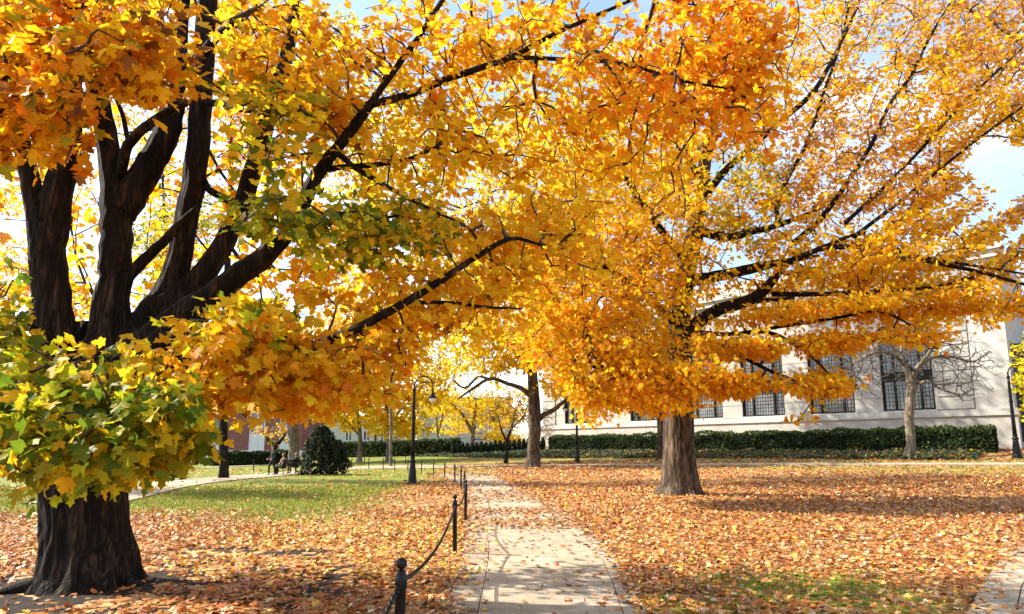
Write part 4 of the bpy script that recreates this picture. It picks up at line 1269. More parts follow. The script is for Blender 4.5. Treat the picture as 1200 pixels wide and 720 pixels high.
# ---- other trees
def tree(label, base_px, base_py, width_px, limbs, clumps, pal_mat='leaf', bark='bark_grey', leaves=14, spread=.55, size=.2, up_to=None, twig=None, name='maple_tree', rmax=None, Y=None, test=None, r_tip=.012, level=0, sides=16, cat='tree', droop=.45):
    b = G(base_px, base_py) if Y is None else P(base_px, base_py, Y)
    if Y is not None: b[2] = float(T(b[0], b[1]))
    Yt = b[1]
    root = empty(name, b); tag(root, label, cat)
    k = Yt / F_PX
    roots = []
    for i, (spec, rad) in enumerate(limbs):
        w = np.array([P(x, y, Yt + dy) for x, y, dy in spec])
        r_ = np.array(rad) * k
        if i == 0:
            w = np.concatenate([[[b[0], b[1], b[2] - .15]], [[b[0], b[1], b[2] + .35]], w[1:]])
            r_ = np.concatenate([[r_[0] * 1.5], [r_[0] * 1.08], r_[1:]])
        _, p = limb(root, w, r_, M[bark], 'trunk' if i == 0 else 'limb', sides, base=b)
        roots.append(polyline(p[len(p) // 3 if i == 0 else 0:], .8))
    roots = np.concatenate(roots)
    if clumps:
        cl = [(x, y, Yt + dy, rx, ry, rY, n, pl) for x, y, dy, rx, ry, rY, n, pl in clumps]
        nodes, pals = clump_nodes(cl)
        if test is not None: nodes, pals = rejecting(nodes, pals, test)
        par, order, A = grow(roots, nodes, .35)
        tw = link_mesh('twigs', twig_mesh('twigs', par, order, A - b, len(roots), r_tip, rmax or k * width_px * .3, 4), M[twig or 'twig'], root); tw['kind'] = 'stuff'
        if leaves:
            cen = nodes.mean(0)
            pos, R, sz, col = scatter_leaves(par, A, len(roots), nodes, pals, leaves, spread, size, centre=cen, outw=.4, up=.4, rnd=.6, faceout=(0, -.4, 0), droop=droop)
            if test is not None:
                px, py, dp = proj(pos); q = ~test(px, py - 6, dp); pos, R, sz, col = pos[q], R[q], sz[q], col[q]
            me = leaves_to_mesh('foliage', pos - b, R, sz, col, level, M[pal_mat])
            fo = link_mesh('foliage', me, None, root); fo['kind'] = 'stuff'
    return root

# middle tree beside the path
tree('mid sized yellow maple with a stout trunk where the near path meets the far one', 625, 548, 16,
     [[[(625, 548, 0), (625.5, 530, 0), (626, 505, 0), (626, 480, 0), (625, 455, 0), (624, 420, 0), (622, 370, 0), (620, 300, 0)], [8, 7, 7, 7, 6.4, 5, 4, 2]],
      [[(628, 494, 0), (638, 486, 0), (650, 480, -.5), (662, 470, -1), (680, 462, -1.5)], [3.6, 3, 2.6, 2, 1]],
      [[(624, 466, 0), (610, 455, 0), (595, 450, 0), (575, 444, -1), (555, 455, -1), (536, 468, -1)], [3.4, 2.6, 2.2, 2, 1.6, 1]],
      [[(575, 445, -1), (560, 442, -1), (545, 455, -1.5), (530, 445, -1.5)], [1.6, 1.4, 1.2, .8]],
      [[(620, 430, 0), (590, 400, 0), (560, 380, 0)], [3, 2.4, 1.2]], [[(626, 420, 0), (660, 390, 0), (700, 370, 0)], [3, 2.4, 1.2]]],
     [(600, 380, 0, 90, 50, 4, 150, 'yellow'), (650, 400, -1, 70, 45, 4, 90, 'yellow'), (560, 400, -1, 50, 38, 3, 60, 'yellow'), (620, 290, 0, 130, 80, 5, 170, 'yellow'), (680, 360, 0, 70, 60, 4, 80, 'mixed'),
      (655, 452, -1.5, 26, 18, 1.5, 18, 'mixed'), (585, 430, 0, 40, 14, 2, 20, 'yellow')],
     leaves=17, spread=.85, size=.26, bark='bark_brown')
# bare tree on the right
def bare_tree():
    b = G(1067, 538.5)
    Yt = b[1]
    rootdummy = tree('leafless tree with a pale trunk and dense grey twigs in front of the tall windows', 1067, 538.5, 10,
        [[[(1067, 538, 0), (1067, 520, 0), (1066, 500, 0), (1066, 480, 0), (1068, 460, 0), (1067, 442, 0), (1064, 428, 0)], [5.2, 4.6, 4.6, 4.8, 5, 5, 3.5]],
         [[(1067, 445, 0), (1060, 428, 0), (1056, 415, .3), (1058, 395, .5)], [3.6, 2.6, 2, 1]],
         [[(1068, 445, 0), (1076, 430, -.4), (1088, 415, -.6), (1098, 400, -.8)], [3.6, 2.6, 2, 1]],
         [[(1070, 438, 0), (1090, 420, .5), (1115, 418, 1), (1140, 424, 1.3), (1160, 412, 1.5)], [2.6, 2.2, 1.6, 1.1, .7]],
         [[(1064, 432, 0), (1045, 415, -.5), (1020, 415, -1), (1000, 428, -1.2)], [2.4, 2, 1.5, .8]],
         [[(1064, 425, 0), (1040, 405, .6), (1010, 395, 1), (985, 398, 1.3)], [2, 1.7, 1.2, .7]],
         [[(1072, 450, 0), (1090, 447, -.8), (1100, 455, -1.2), (1120, 462, -1.4)], [1.6, 1.4, 1.1, .7]]],
        [(1010, 420, 0, 65, 34, 2.6, 430, 'dusty'), (1120, 425, 0, 60, 34, 2.6, 380, 'dusty'), (1065, 398, 0, 75, 24, 2.6, 260, 'dusty'), (1000, 455, -.5, 40, 22, 2, 90, 'dusty'), (1130, 460, -.5, 36, 16, 2, 70, 'dusty'), (1065, 430, -1.5, 60, 40, 1.5, 160, 'dusty')],
        leaves=0, bark='bark_pale', twig='twig_grey', rmax=.035, r_tip=.011, name='bare_tree')
bare_tree()
# trunk right behind the big right maple
tree('thin tree half hidden behind the thick maple trunk by the hedge', 775, 538, 8,
     [[[(775, 538, 0), (775, 520, 0), (774, 495, 0), (772, 470, 0), (770, 430, 0)], [5, 4.2, 4, 3.6, 2]], [[(774, 490, 0), (760, 484, 0), (745, 486, 0)], [2, 1.6, .8]]],
     [(770, 440, 0, 45, 30, 2, 40, 'orange')], leaves=12, spread=.5, size=.2, bark='bark_brown')
# thin brown tree in front of the bank
tree('slender brown leaved tree in front of the grey green bank', 593, 543, 4,
     [[[(593, 543, 0), (594, 530, 0), (595, 515, 0), (600, 500, 0), (604, 480, 0)], [2.2, 1.8, 1.7, 1.3, .8]], [[(594, 518, 0), (588, 505, 0), (584, 490, 0)], [1.3, 1.1, .6]], [[(599, 503, 0), (612, 490, 0), (618, 476, 0)], [1, .8, .5]]],
     [(598, 482, 0, 38, 26, 2.5, 130, 'brownish')], leaves=5, spread=.4, size=.16, bark='bark_dark', twig='twig_grey', r_tip=.012, name='small_tree')
# Y-forked tree behind the clipped shrubs
tree('yellow tree with a forked trunk behind the row of clipped shrubs', 554, 529, 6,
     [[[(554, 529, 0), (554, 518, 0), (554.5, 505, 0), (556, 490, 0), (558, 470, 0)], [2.6, 2.4, 2.4, 2, 1]], [[(554, 507, 0), (548, 497, 0), (542, 486, 0), (535, 478, 0)], [2.2, 1.9, 1.4, .8]]],
     [(530, 470, 0, 50, 26, 4, 120, 'yellow'), (570, 478, 0, 30, 22, 3, 50, 'yellow'), (590, 512, 0, 28, 8, 2, 40, 'yellow'), (545, 430, 0, 40, 20, 3, 40, 'yellow')], leaves=14, spread=.8, size=.26, Y=74, bark='bark_grey')
# yellow trees over the far lawn
tree('yellow maple on the far lawn left of the lamp post', 456, 541, 6,
     [[[(456, 541, 0), (456, 528, 0), (456, 512, 0), (455, 495, 0), (452, 470, 0), (448, 430, 0)], [3.8, 3.0, 2.8, 2.6, 2, 1]], [[(455, 500, 0), (470, 480, 0), (490, 460, 0)], [1.8, 1.4, .8]], [[(455, 500, 0), (435, 480, 0), (415, 465, 0)], [1.8, 1.4, .8]]],
     [(450, 462, 0, 75, 40, 5, 200, 'yellow'), (500, 440, 0, 50, 40, 4, 70, 'yellow'), (400, 440, 0, 60, 45, 4, 90, 'yellow'), (455, 400, 0, 100, 55, 5, 160, 'yellow'), (480, 500, -1, 35, 14, 2, 34, 'yellow')], leaves=15, spread=.95, size=.32, bark='bark_grey')
tree('pale trunked yellow tree beside the dark evergreen on the far lawn', 421, 542, 5,
     [[[(421, 542, 0), (421.5, 530, 0), (422, 515, 0), (421, 500, 0), (418, 470, 0)], [3, 2.6, 2.4, 2, 1]], [[(422, 512, 0), (412, 500, 0), (402, 490, 0)], [1.4, 1.1, .7]]],
     [(405, 478, 0, 55, 26, 3, 90, 'yellow'), (380, 440, 0, 60, 40, 4, 80, 'mixed')], leaves=14, spread=.8, size=.28, bark='bark_grey')
tree('slim yellow tree in front of the far cream house', 514, 535, 3,
     [[[(514, 535, 0), (513, 515, 0), (512, 495, 0), (510, 470, 0)], [1.7, 1.4, 1.2, .6]], [[(513, 510, 0), (518, 490, 0), (520, 475, 0)], [.9, .8, .4]]],
     [(512, 478, 0, 40, 24, 3, 100, 'yellow'), (520, 440, 0, 34, 22, 3, 50, 'yellow')], leaves=12, spread=.8, size=.28, Y=80, bark='bark_grey', name='small_tree')
tree('thick grey trunked tree behind the people at the bench', 344, 545, 12,
     [[[(344, 545, 0), (344, 530, 0), (344, 510, 0), (343, 490, 0), (341, 460, 0), (338, 410, 0)], [6.6, 5.8, 5.8, 5.6, 4.6, 2.5]], [[(343, 485, 0), (360, 465, 0), (380, 445, 0)], [3, 2.4, 1.2]], [[(342, 480, 0), (325, 455, 0), (310, 430, 0)], [3, 2.4, 1.2]]],
     [(340, 420, 0, 90, 60, 5, 150, 'mixed'), (300, 470, 0, 50, 22, 3, 50, 'orange'), (375, 475, 0, 40, 20, 3, 40, 'mixed')], leaves=14, spread=.8, size=.28, bark='bark_grey')
tree('dark low forked tree beside the hedge in front of the brick wall', 323, 541, 5,
     [[[(323, 541, 0), (322, 530, 0), (321, 522, 0), (314, 514, 0), (308, 506, 0)], [3, 2.6, 2.4, 1.6, .8]], [[(322, 524, 0), (331, 514, 0), (337, 502, 0)], [2.2, 1.7, 1]]],
     [(325, 508, 0, 22, 14, 1.6, 44, 'brownish'), (306, 505, 0, 16, 10, 1.2, 18, 'dusty')], leaves=7, spread=.4, size=.2, bark='bark_dark', name='small_tree')
tree('slim trunked green and orange tree at the left corner of the brick building', 228, 545, 5,
     [[[(228, 545, 0), (228, 530, 0), (227, 512, 0), (226, 490, 0)], [2.9, 2.5, 2.4, 1.6]], [[(227, 510, 0), (240, 495, 0), (250, 485, 0)], [1.2, 1, .5]]],
     [(230, 500, 0, 22, 16, 2, 36, 'yellow_green'), (235, 470, 0, 50, 22, 3, 60, 'mixed')], leaves=12, spread=.6, size=.26, bark='bark_dark', name='small_tree')
# crowns seen between the stems of the left maple
tree('yellow green tree seen between the stems of the old left maple', 214, 563, 5,
     [[[(214, 563, 0), (214, 520, 0), (212, 450, 0), (204, 380, 0), (196, 300, 0), (190, 200, 0)], [2.7, 2.4, 2.3, 2.2, 2, 1.2]], [[(195, 400, 0), (220, 340, 0), (245, 300, 0)], [2.4, 1.8, 1]]],
     [(200, 290, 0, 55, 60, 3, 130, 'yellow_green'), (240, 400, 0, 60, 45, 3, 80, 'mixed'), (250, 240, 0, 40, 50, 3, 40, 'yellow_green'), (190, 440, 0, 50, 40, 3, 50, 'mixed'), (185, 180, 0, 60, 45, 3, 30, 'mixed')], leaves=15, spread=.6, size=.2, bark='bark_dark', level=1)
tree('tall orange red tree high behind the old left maple', 262, 561, 10,
     [[[(262, 561, 0), (262, 500, 0), (263, 420, 0), (266, 320, 0), (270, 220, 0), (272, 100, 0), (272, 0, 0)], [5, 4.6, 4.2, 3.6, 3, 2, 1]]],
     [(275, 70, 0, 60, 75, 4, 130, 'deep'), (280, 150, 0, 35, 40, 3, 34, 'deep'), (180, 110, 0, 90, 80, 4, 110, 'mixed'), (150, 230, 0, 60, 60, 3, 40, 'dusty'), (60, 200, 0, 70, 60, 3, 44, 'mixed'), (350, 60, 0, 80, 90, 4, 120, 'yellow_green'), (430, 130, 0, 70, 90, 4, 110, 'yellow')], leaves=14, spread=.75, size=.22, bark='bark_dark', level=1)
tree('orange tree filling the gap left of the old maple stems', -20, 575, 10,
     [[[(-20, 575, 0), (-20, 500, 0), (-18, 420, 0), (-14, 330, 0), (-10, 240, 0)], [6, 5, 4.4, 3.6, 2]], [[(-18, 400, 0), (20, 360, 0), (60, 340, 0)], [2.4, 1.8, 1]]],
     [(5, 330, 0, 50, 60, 3, 60, 'orange'), (95, 370, 0, 60, 60, 3, 80, 'orange'), (0, 430, 0, 80, 60, 3, 80, 'mixed'), (170, 390, 0, 40, 30, 3, 24, 'orange'), (10, 235, 0, 40, 22, 2, 18, 'mixed'), (100, 460, 0, 90, 50, 3, 70, 'mixed')], leaves=13, spread=.6, size=.2, bark='bark_dark', level=1)
tree('broad golden tree behind the middle of the canopy over the path', 458, 541, 4,
     [[[(458, 541, 0), (458, 500, 0), (460, 440, 0), (490, 360, 0), (495, 280, 0), (500, 180, 0)], [1.7, 1.6, 1.6, 1.6, 1.4, .8]]],
     [(500, 340, 0, 120, 70, 5, 210, 'yellow'), (560, 230, 0, 150, 100, 6, 300, 'yellow'), (430, 240, 0, 90, 100, 5, 150, 'yellow_green'), (420, 370, 0, 70, 50, 4, 90, 'mixed'), (640, 120, 0, 130, 110, 5, 190, 'yellow'), (700, 250, 0, 90, 110, 5, 120, 'yellow')], leaves=14, spread=1.1, size=.34, bark='bark_grey', Y=50)
tree('hazy yellow tree far behind the clipped shrubs left of the limestone building', 580, 530, 4,
     [[[(580, 530, 0), (580, 515, 0), (581, 500, 0), (582, 480, 0)], [2, 1.7, 1.5, .8]]],
     [(575, 488, 0, 48, 24, 4, 130, 'yellow'), (600, 470, 0, 36, 26, 4, 70, 'mixed'), (530, 500, 0, 26, 10, 3, 34, 'yellow')], leaves=13, spread=1.0, size=.34, Y=92, bark='bark_grey')
tree('hazy yellow tree in front of the long low white building', 440, 533, 4,
     [[[(440, 533, 0), (440, 520, 0), (440, 505, 0), (441, 480, 0)], [2, 1.7, 1.5, .8]]],
     [(440, 496, 0, 50, 15, 4, 120, 'yellow'), (395, 490, 0, 30, 14, 3, 50, 'mixed'), (478, 502, 0, 24, 12, 3, 40, 'yellow')], leaves=13, spread=1.0, size=.36, Y=95, bark='bark_grey')
# green shrub tree at the right edge
tree('leafy green tree beside the corner of the limestone building', 1212, 534, 6,
     [[[(1212, 534, 0), (1213, 500, 0), (1212, 470, 0), (1210, 440, 0)], [3, 2.6, 2, 1]]],
     [(1215, 430, 0, 30, 48, 1.5, 90, 'yellow_green'), (1220, 470, 0, 26, 30, 1.5, 30, 'yellow_green')], leaves=24, spread=.4, size=.17, bark='bark_dark', pal_mat='green_leaf', name='small_tree')

# ------------------------------------------------------------------ lamp posts
def lamp_post(label, b, h, arm, lean=0.0):
    """h metres to the shaft top; arm = +1 right / -1 left (rotation about z)"""
    s = h / 4.35
    root = empty('street_lamp', b, 0 if arm > 0 else math.pi)
    tag(root, label, 'street lamp')
    base = MB().lathe([(.235, 0), (.235, .07), (.225, .09), (.21, .13), (.20, .16), (.175, .5), (.13, .88), (.115, .98), (.15, 1.0), (.165, 1.04), (.15, 1.08), (.11, 1.11), (.095, 1.16), (.12, 1.2), (.12, 1.24), (.09, 1.28)], 16)
    base.v = [a * s for a in base.v]; base.build('base', M['iron'], root, False)
    # fluted shaft
    v = MB()
    n = 24
    fl = lambda i, a: 1 + .06 * np.cos(12 * a)
    zs = np.array([1.26, 1.8, 2.4, 3.0, 3.5, 4.0, 4.35]) * s
    v.tube(np.stack([np.zeros(7), np.zeros(7), zs], 1), np.array([.092, .086, .08, .074, .068, .062, .058]) * s, n, True, fl)
    v.build('shaft', M['iron'], root, True)
    col_ = MB().lathe([(.075, 3.02), (.10, 3.05), (.10, 3.10), (.075, 3.13)], 14)
    col_.lathe([(.06, 4.32), (.085, 4.36), (.085, 4.42), (.05, 4.46), (.035, 4.56), (.055, 4.6), (.02, 4.68)], 14)
    col_.v = [a * s for a in col_.v]; col_.build('collar', M['iron'], root, True)
    # swan neck
    R = .44
    t = np.linspace(math.pi * 1.06, -.12, 22)
    pts = np.concatenate([[[0, 0, 4.4]], np.stack([R + R * np.cos(t), np.zeros(22), 4.52 + .52 * np.sin(t)], 1), [[2 * R, 0, 4.32]]]) * s
    MB().tube(pts, np.linspace(.036, .028, len(pts)) * s, 10).build('swan_neck', M['iron'], root, True)
    # scroll inside the neck
    t = np.linspace(0, 2 * math.pi * 1.35, 34)
    r_ = np.linspace(.26, .04, 34)
    pts = np.stack([.42 + r_ * np.cos(math.pi - t), np.zeros(34), 4.56 + r_ * np.sin(t) * .8], 1) * s
    MB().tube(pts, .013 * s, 6).build('scroll', M['iron'], root, True)
    hood = MB().lathe([(.035, .42), (.05, .36), (.06, .22), (.085, .18), (.10, .1), (.12, .06), (.205, .0), (.21, -.035), (.19, -.035), (.10, .05)], 18, (2 * R, 0, 4.02))
    hood.v = [a * s for a in hood.v]; hood.build('lamp_shade', M['iron'], root, True)
    gl = MB().lathe([(.165, -.03), (.17, -.08), (.15, -.16), (.10, -.215), (.03, -.235)], 16, (2 * R, 0, 4.02))
    gl.v = [a * s for a in gl.v]; gl.build('globe', M['glass_globe'], root, True)
    return root
lb = G(483, 567.5)
lamp_post('tall black swan neck lamp post in the leaves beside the chain bollards', lb, 4.25, 1)
p = P(676.5, 541, 47); p[2] = float(T(p[0], p[1])); lamp_post('black lamp post in front of the hedge left of the thick maple trunk', p, 4.55, -1)
p = P(1192.5, 537, 34.5); p[2] = float(T(p[0], p[1])); lamp_post('black lamp post at the right end of the long hedge', p, 4.6, 1)
p = G(237, 541); lamp_post('small distant lamp post in front of the brick building window', p, 3.6, 1)

# ------------------------------------------------------------------ bollards and chains
BH = 0.9
def bollard_proto():
    root = empty('bollard', (0, 0, 0))
    MB().lathe([(.036, -.2), (.036, .02), (.034, .03), (.034, .70), (.040, .705), (.040, .755), (.034, .775), (.026, .80), (.018, .815)], 16).build('post', M['iron'], root, True)
    a = np.linspace(-math.pi / 2, math.pi / 2, 9)
    MB().lathe([(max(.003, .036 * math.cos(t)), .852 + .037 * math.sin(t)) for t in a], 16).build('ball_finial', M['iron'], root, True)
    eye = MB()
    for sgn in (-1, 1):
        t = np.linspace(0, 2 * math.pi, 11)
        eye.tube(np.stack([sgn * (.045 + .014 * np.cos(t)), np.zeros(11), .73 + .014 * np.sin(t)], 1), .005, 6)
    eye.build('chain_eye', M['iron'], root, True)
    return root
BP = bollard_proto()
bols = []
b1 = P(470, 645, 3.94)
near = [(b1[0], b1[1])] + [tuple(G(x, y)[:2]) for x, y in ((533, 650), (545.3, 610), (544.2, 585.5), (540, 574), (533, 565.5), (521, 560), (508, 556.6), (494, 554), (478, 552.3), (462.5, 551.2), (449, 550.2), (432, 549.4), (412, 549.0))]
far = [tuple(G(x, y)[:2]) for x, y in ((427, 544.8), (459, 545.0), (475, 544.6), (297, 554))]
near_lab = ['nearest black ball topped bollard at the left edge of the path', 'second nearest black bollard leaning slightly beside the path, its chain sagging towards the camera',
            'black bollard at the bend of the path, third from the camera', 'black bollard overlapped by the one at the bend of the path, fourth from the camera']
first = True
def put_bollard(x, y, lab, group, lean):
    global first
    if first: r = BP; first = False
    else:
        r = BP.copy(); COL.objects.link(r)
        for ch in BP.children:
            c = ch.copy(); COL.objects.link(c); c.parent = r
    r.location = (x, y, float(T(x, y)))
    r.rotation_euler = (random.uniform(-.012, .012), lean, random.uniform(0, 3))
    tag(r, lab, 'bollard', group)
    bols.append(r)
for i, (x, y) in enumerate(near):
    lab = near_lab[i] if i < 4 else (ORD[i] + ' black bollard from the camera, in the curve ' + ('right' if i < 9 else 'left') + ' of the tall lamp post')
    put_bollard(x, y, lab, 'black bollards along the paths', (-.015, -.028, -.02, -.01)[i] if i < 4 else random.uniform(-.012, .012))
for i, (x, y) in enumerate(far):
    put_bollard(x, y, ['leftmost', 'middle', 'rightmost'][i] + ' of three distant black bollards beyond the far path' if i < 3 else 'lone black bollard before the hedge left of the bench', 'black bollards along the paths', 0)

def chain(a, b, label, links, sag, grp='chains between the bollards'):
    a = np.array([a[0], a[1], float(T(*a)) + .73]); b = np.array([b[0], b[1], float(T(*b)) + .73])
    d = (b - a) / np.linalg.norm(b - a); a = a + d * .055; b = b - d * .055
    n = 40
    t = np.linspace(0, 1, n)
    pts = a + (b - a) * t[:, None]; pts[:, 2] -= sag * 4 * t * (1 - t)
    mb = MB()
    if links:
        L = np.linalg.norm(np.diff(pts, axis=0), axis=1).sum()
        m = int(L / .042)
        cum = np.concatenate([[0], np.cumsum(np.linalg.norm(np.diff(pts, axis=0), axis=1))])
        for k in range(m):
            s0 = (k + .5) / m * L
            c = np.array([np.interp(s0, cum, pts[:, j]) for j in range(3)])
            c2 = np.array([np.interp(min(s0 + .02, L), cum, pts[:, j]) for j in range(3)])
            e = c2 - c; e /= np.linalg.norm(e) + 1e-9
            side = np.cross(e, [0, 0, 1.0]); side /= np.linalg.norm(side) + 1e-9
            up = np.cross(side, e)
            w = side if k % 2 else up
            th = np.linspace(0, 2 * math.pi, 9)
            ring = c + np.cos(th)[:, None] * e * .030 + np.sin(th)[:, None] * w * .014
            mb.tube(ring, .0055, 5, False)
    else:
        mb.tube(pts[::2], .010, 5)
    o = mb.build('chain', M['iron'], None, True, origin=(a + b) / 2)
    tag(o, label, 'chain', grp)
pre = np.array(near[0]) + (np.array(near[0]) - np.array(near[1])) * .85
put_bollard(pre[0], pre[1], 'black bollard just below the left of the nearest one', 'black bollards along the paths', 0)
chain(pre, near[0], 'linked black chain hanging from the nearest bollard towards the bottom edge', True, .16)
chain(near[0], near[1], 'long sagging black chain between the two nearest bollards', True, .17)
chain(near[1], near[2], 'black chain between the second bollard and the one at the bend', True, .15)
for i in range(2, len(near) - 1):
    chain(near[i], near[i + 1], 'thin black chain between the ' + ORD[i] + ' and ' + ORD[i + 1] + ' bollards from the camera', False, .13)
chain(far[0], far[1], 'left of two thin black chains beyond the far path', False, .13)
chain(far[1], far[2], 'right of two thin black chains beyond the far path', False, .13)

# ------------------------------------------------------------------ bench and people
def bench():
    a, b = G(326.5, 557.6), G(357, 555.6)
    c = (a + b) / 2
    d = (b - a)[:2]; L = 2.0; ang = math.atan2(d[1], d[0])
    root = empty('park_bench', (c[0], c[1], c[2]), ang)
    tag(root, 'black slatted park bench facing the far path beside the dark evergreen', 'bench')
    for i in range(4):
        y = .06 + i * .105
        MB().box(-L/2, L/2, y, y + .09, .43, .46).build('seat_slat', M['bench'], root)
    for i in range(4):
        z = .52 + i * .105; y = .02 - i * .03
        MB().box(-L/2, L/2, y - .03, y, z, z + .09).build('back_slat', M['bench'], root)
    for x in (-L/2 + .05, L/2 - .11):
        m = MB(); m.box(x, x + .06, .40, .45, 0, .43); m.build('leg', M['iron'], root)
        m = MB(); m.tube([(x + .03, -.06, 0), (x + .03, .0, .42), (x + .03, -.12, .92)], .028, 8); m.build('leg', M['iron'], root)
        m = MB(); m.tube([(x + .03, -.05, .66), (x + .03, .2, .68), (x + .03, .43, .64), (x + .03, .43, .44)], .022, 8); m.build('armrest', M['iron'], root, True)
    return root, c, ang
BENCH, bc, bang = bench()

skin_m = noisy('skin', [(0.3, (0.42, 0.24, 0.17)), (0.7, (0.52, 0.31, 0.22))], 8, rough=.6)
def cloth(name, c): return noisy(name, [(0.3, tuple(x * .75 for x in c)), (0.7, c)], 12, rough=.9)

def skin_body(name, J, E, rad, mat, parent, sub=2):
    """continuous figure grown round joints"""
    me = bpy.data.meshes.new(name)
    me.from_pydata([tuple(p) for p in J], E, [])
    o = bpy.data.objects.new(name, me); COL.objects.link(o)
    md = o.modifiers.new('skin', 'SKIN')
    sd = o.modifiers.new('sub', 'SUBSURF'); sd.levels = sub; sd.render_levels = sub
    for i, r in enumerate(rad):
        me.skin_vertices[0].data[i].radius = r if isinstance(r, tuple) else (r, r)
    me.skin_vertices[0].data[0].use_root = True
    dg = bpy.context.evaluated_depsgraph_get()
    me2 = bpy.data.meshes.new_from_object(o.evaluated_get(dg))
    o.modifiers.clear(); o.data = me2; bpy.data.meshes.remove(me)
    me2.polygons.foreach_set('use_smooth', np.ones(len(me2.polygons), bool))
    me2.materials.clear(); me2.materials.append(mat)
    o.name = name; o.parent = parent
    return o

def person(label, loc, rz, coat, trousers, hair, hair_len, pose='sit', turn=0.0):
    """seat level figure: local +y is the way the person faces, origin on the ground below the hips"""
    root = empty('person', loc, rz); tag(root, label, 'person', None)
    hz = .50 if pose == 'sit' else .93
    J = [(0, 0, hz + .02), (0, -.02, hz + .2), (0, -.03, hz + .38), (0, -.02, hz + .52), (0, 0, hz + .60)]
    R = [(.15, .11), (.14, .10), (.165, .11), (.07, .06), (.05, .05)]
    E = [(0, 1), (1, 2), (2, 3), (3, 4)]
    def add(p, r, frm):
        J.append(p); R.append(r); E.append((frm, len(J) - 1)); return len(J) - 1
    hands = []
    for sx in (-1, 1):
        sh = add((sx * .19, -.02, hz + .47), .06, 2)
        if pose == 'sit': el = add((sx * .25, .05, hz + .22), .047, sh); wr = add((sx * .12, .24, hz + .16), .034, el); hd = (sx * .08, .31, hz + .15)
        else: el = add((sx * .24, -.02, hz + .2), .047, sh); wr = add((sx * .2, .16, hz + .06), .034, el); hd = (sx * .17, .23, hz + .04)
        hands.append((sx, J[wr], hd))
    body = skin_body('body', J, E, R, coat, root)
    J = [(0, 0, hz), ]; R = [(.13, .11)]; E = []
    for sx in (-1, 1):
        if pose == 'sit':
            h = add((sx * .09, .03, hz), .085, 0); k = add((sx * .11, .44, hz + .03), .062, h); f = add((sx * .11, .47, .10), .045, k); t = add((sx * .12, .62, .045), .04, f)
        else:
            st = .12 * sx
            h = add((sx * .09, 0, hz - .04), .09, 0); k = add((sx * .10, .03 + st, hz * .52), .062, h); f = add((sx * .10, st - .02, .09), .045, k); t = add((sx * .11, st + .13, .04), .04, f)
    skin_body('trousers', J, E, R, trousers, root)
    # head with face, neck
    hc = np.array([0, .01, hz + .74])
    m = MB()
    n1, n2 = 12, 9
    vv = []
    for i in range(n2):
        ph = -math.pi / 2 + math.pi * i / (n2 - 1)
        for j in range(n1):
            th = 2 * math.pi * j / n1
            x, y, z = math.cos(ph) * math.cos(th), math.cos(ph) * math.sin(th), math.sin(ph)
            w = 1 - .18 * max(0, -z)
            nose = .022 * math.exp(-((th - math.pi / 2) / .3) ** 2 - ((z + .12) / .2) ** 2)
            vv.append((x * .078 * w, y * .095 * w + nose, z * .118))
    ff = [[i*n1+j, i*n1+(j+1) % n1, (i+1)*n1+(j+1) % n1, (i+1)*n1+j] for i in range(n2 - 1) for j in range(n1)]
    ct, st_ = math.cos(turn), math.sin(turn)
    rot = lambda a: np.stack([a[:, 0] * ct - a[:, 1] * st_, a[:, 0] * st_ + a[:, 1] * ct, a[:, 2]], 1)
    m.add(rot(np.array(vv)) + hc, ff)
    m.tube([hc + (0, -.01, -.2), hc + (0, 0, -.08)], [.052, .047], 10)
    for sx in (-1, 1):
        e = rot(np.array([[sx * .08, 0, 0]]))[0] + hc
        m.lathe([(.004, -.03), (.014, -.015), (.016, .01), (.005, .03)], 6, e)
    m.build('head', skin_m, root, True)
    eyes = MB()
    for sx in (-1, 1):
        e = rot(np.array([[sx * .03, .089, .012]]))[0] + hc
        eyes.lathe([(.002, -.008), (.009, 0), (.002, .008)], 6, e)
    mo = rot(np.array([[-.02, .088, -.055], [0, .092, -.057], [.02, .088, -.055]])) + hc
    eyes.tube(mo, .005, 5)
    eyes.build('face', cloth('face_dark', (.12, .05, .04)), root)
    # hair
    h = MB()
    vv = []
    for i in range(n2):
        ph = -math.pi / 2 + math.pi * i / (n2 - 1)
        for j in range(n1):
            th = 2 * math.pi * j / n1
            x, y, z = math.cos(ph) * math.cos(th), math.cos(ph) * math.sin(th), math.sin(ph)
            fr = max(0, math.sin(th))
            zz = z if (z > .25 or fr > .45) else z * (1 + hair_len * 7 * (1 - max(0, fr)))
            r_ = 1.16 if not (z < .35 and fr > .4) else .86
            vv.append((x * .078 * r_, y * .095 * r_ - .012, zz * .118 * (1.12 if z > 0 else 1)))
    h.add(rot(np.array(vv)) + hc, ff); h.build('hair', hair, root, True)
    # hands: palm, four bent fingers, thumb
    hm = MB()
    for sx, wr, hd in hands:
        wr, hd = np.array(wr), np.array(hd)
        d = (hd - wr) / np.linalg.norm(hd - wr)
        side = np.cross(d, [0, 0, 1.]); side /= np.linalg.norm(side)
        hm.tube([wr - d * .01, wr + d * .04, hd + d * .02], [.026, .034, .03], 8)
        for q, (o_, L) in enumerate(((-.027, .06), (-.009, .072), (.009, .068), (.027, .052))):
            a = hd + side * o_ + d * .015
            hm.tube([a, a + d * L * .5 + np.array([0, 0, -.008]), a + d * L * .8 + np.array([0, 0, -.032])], [.009, .0085, .007], 6)
        a = wr + d * .04 - side * sx * .03
        hm.tube([a, a - side * sx * .022 + d * .03, a - side * sx * .02 + d * .055 + np.array([0, 0, -.01])], [.011, .01, .008], 6)
    hm.build('hands', skin_m, root, True)
    return root
def bench_pt(u, v):
    return (bc[0] + math.cos(bang) * u - math.sin(bang) * v, bc[1] + math.sin(bang) * u + math.cos(bang) * v, float(bc[2]))
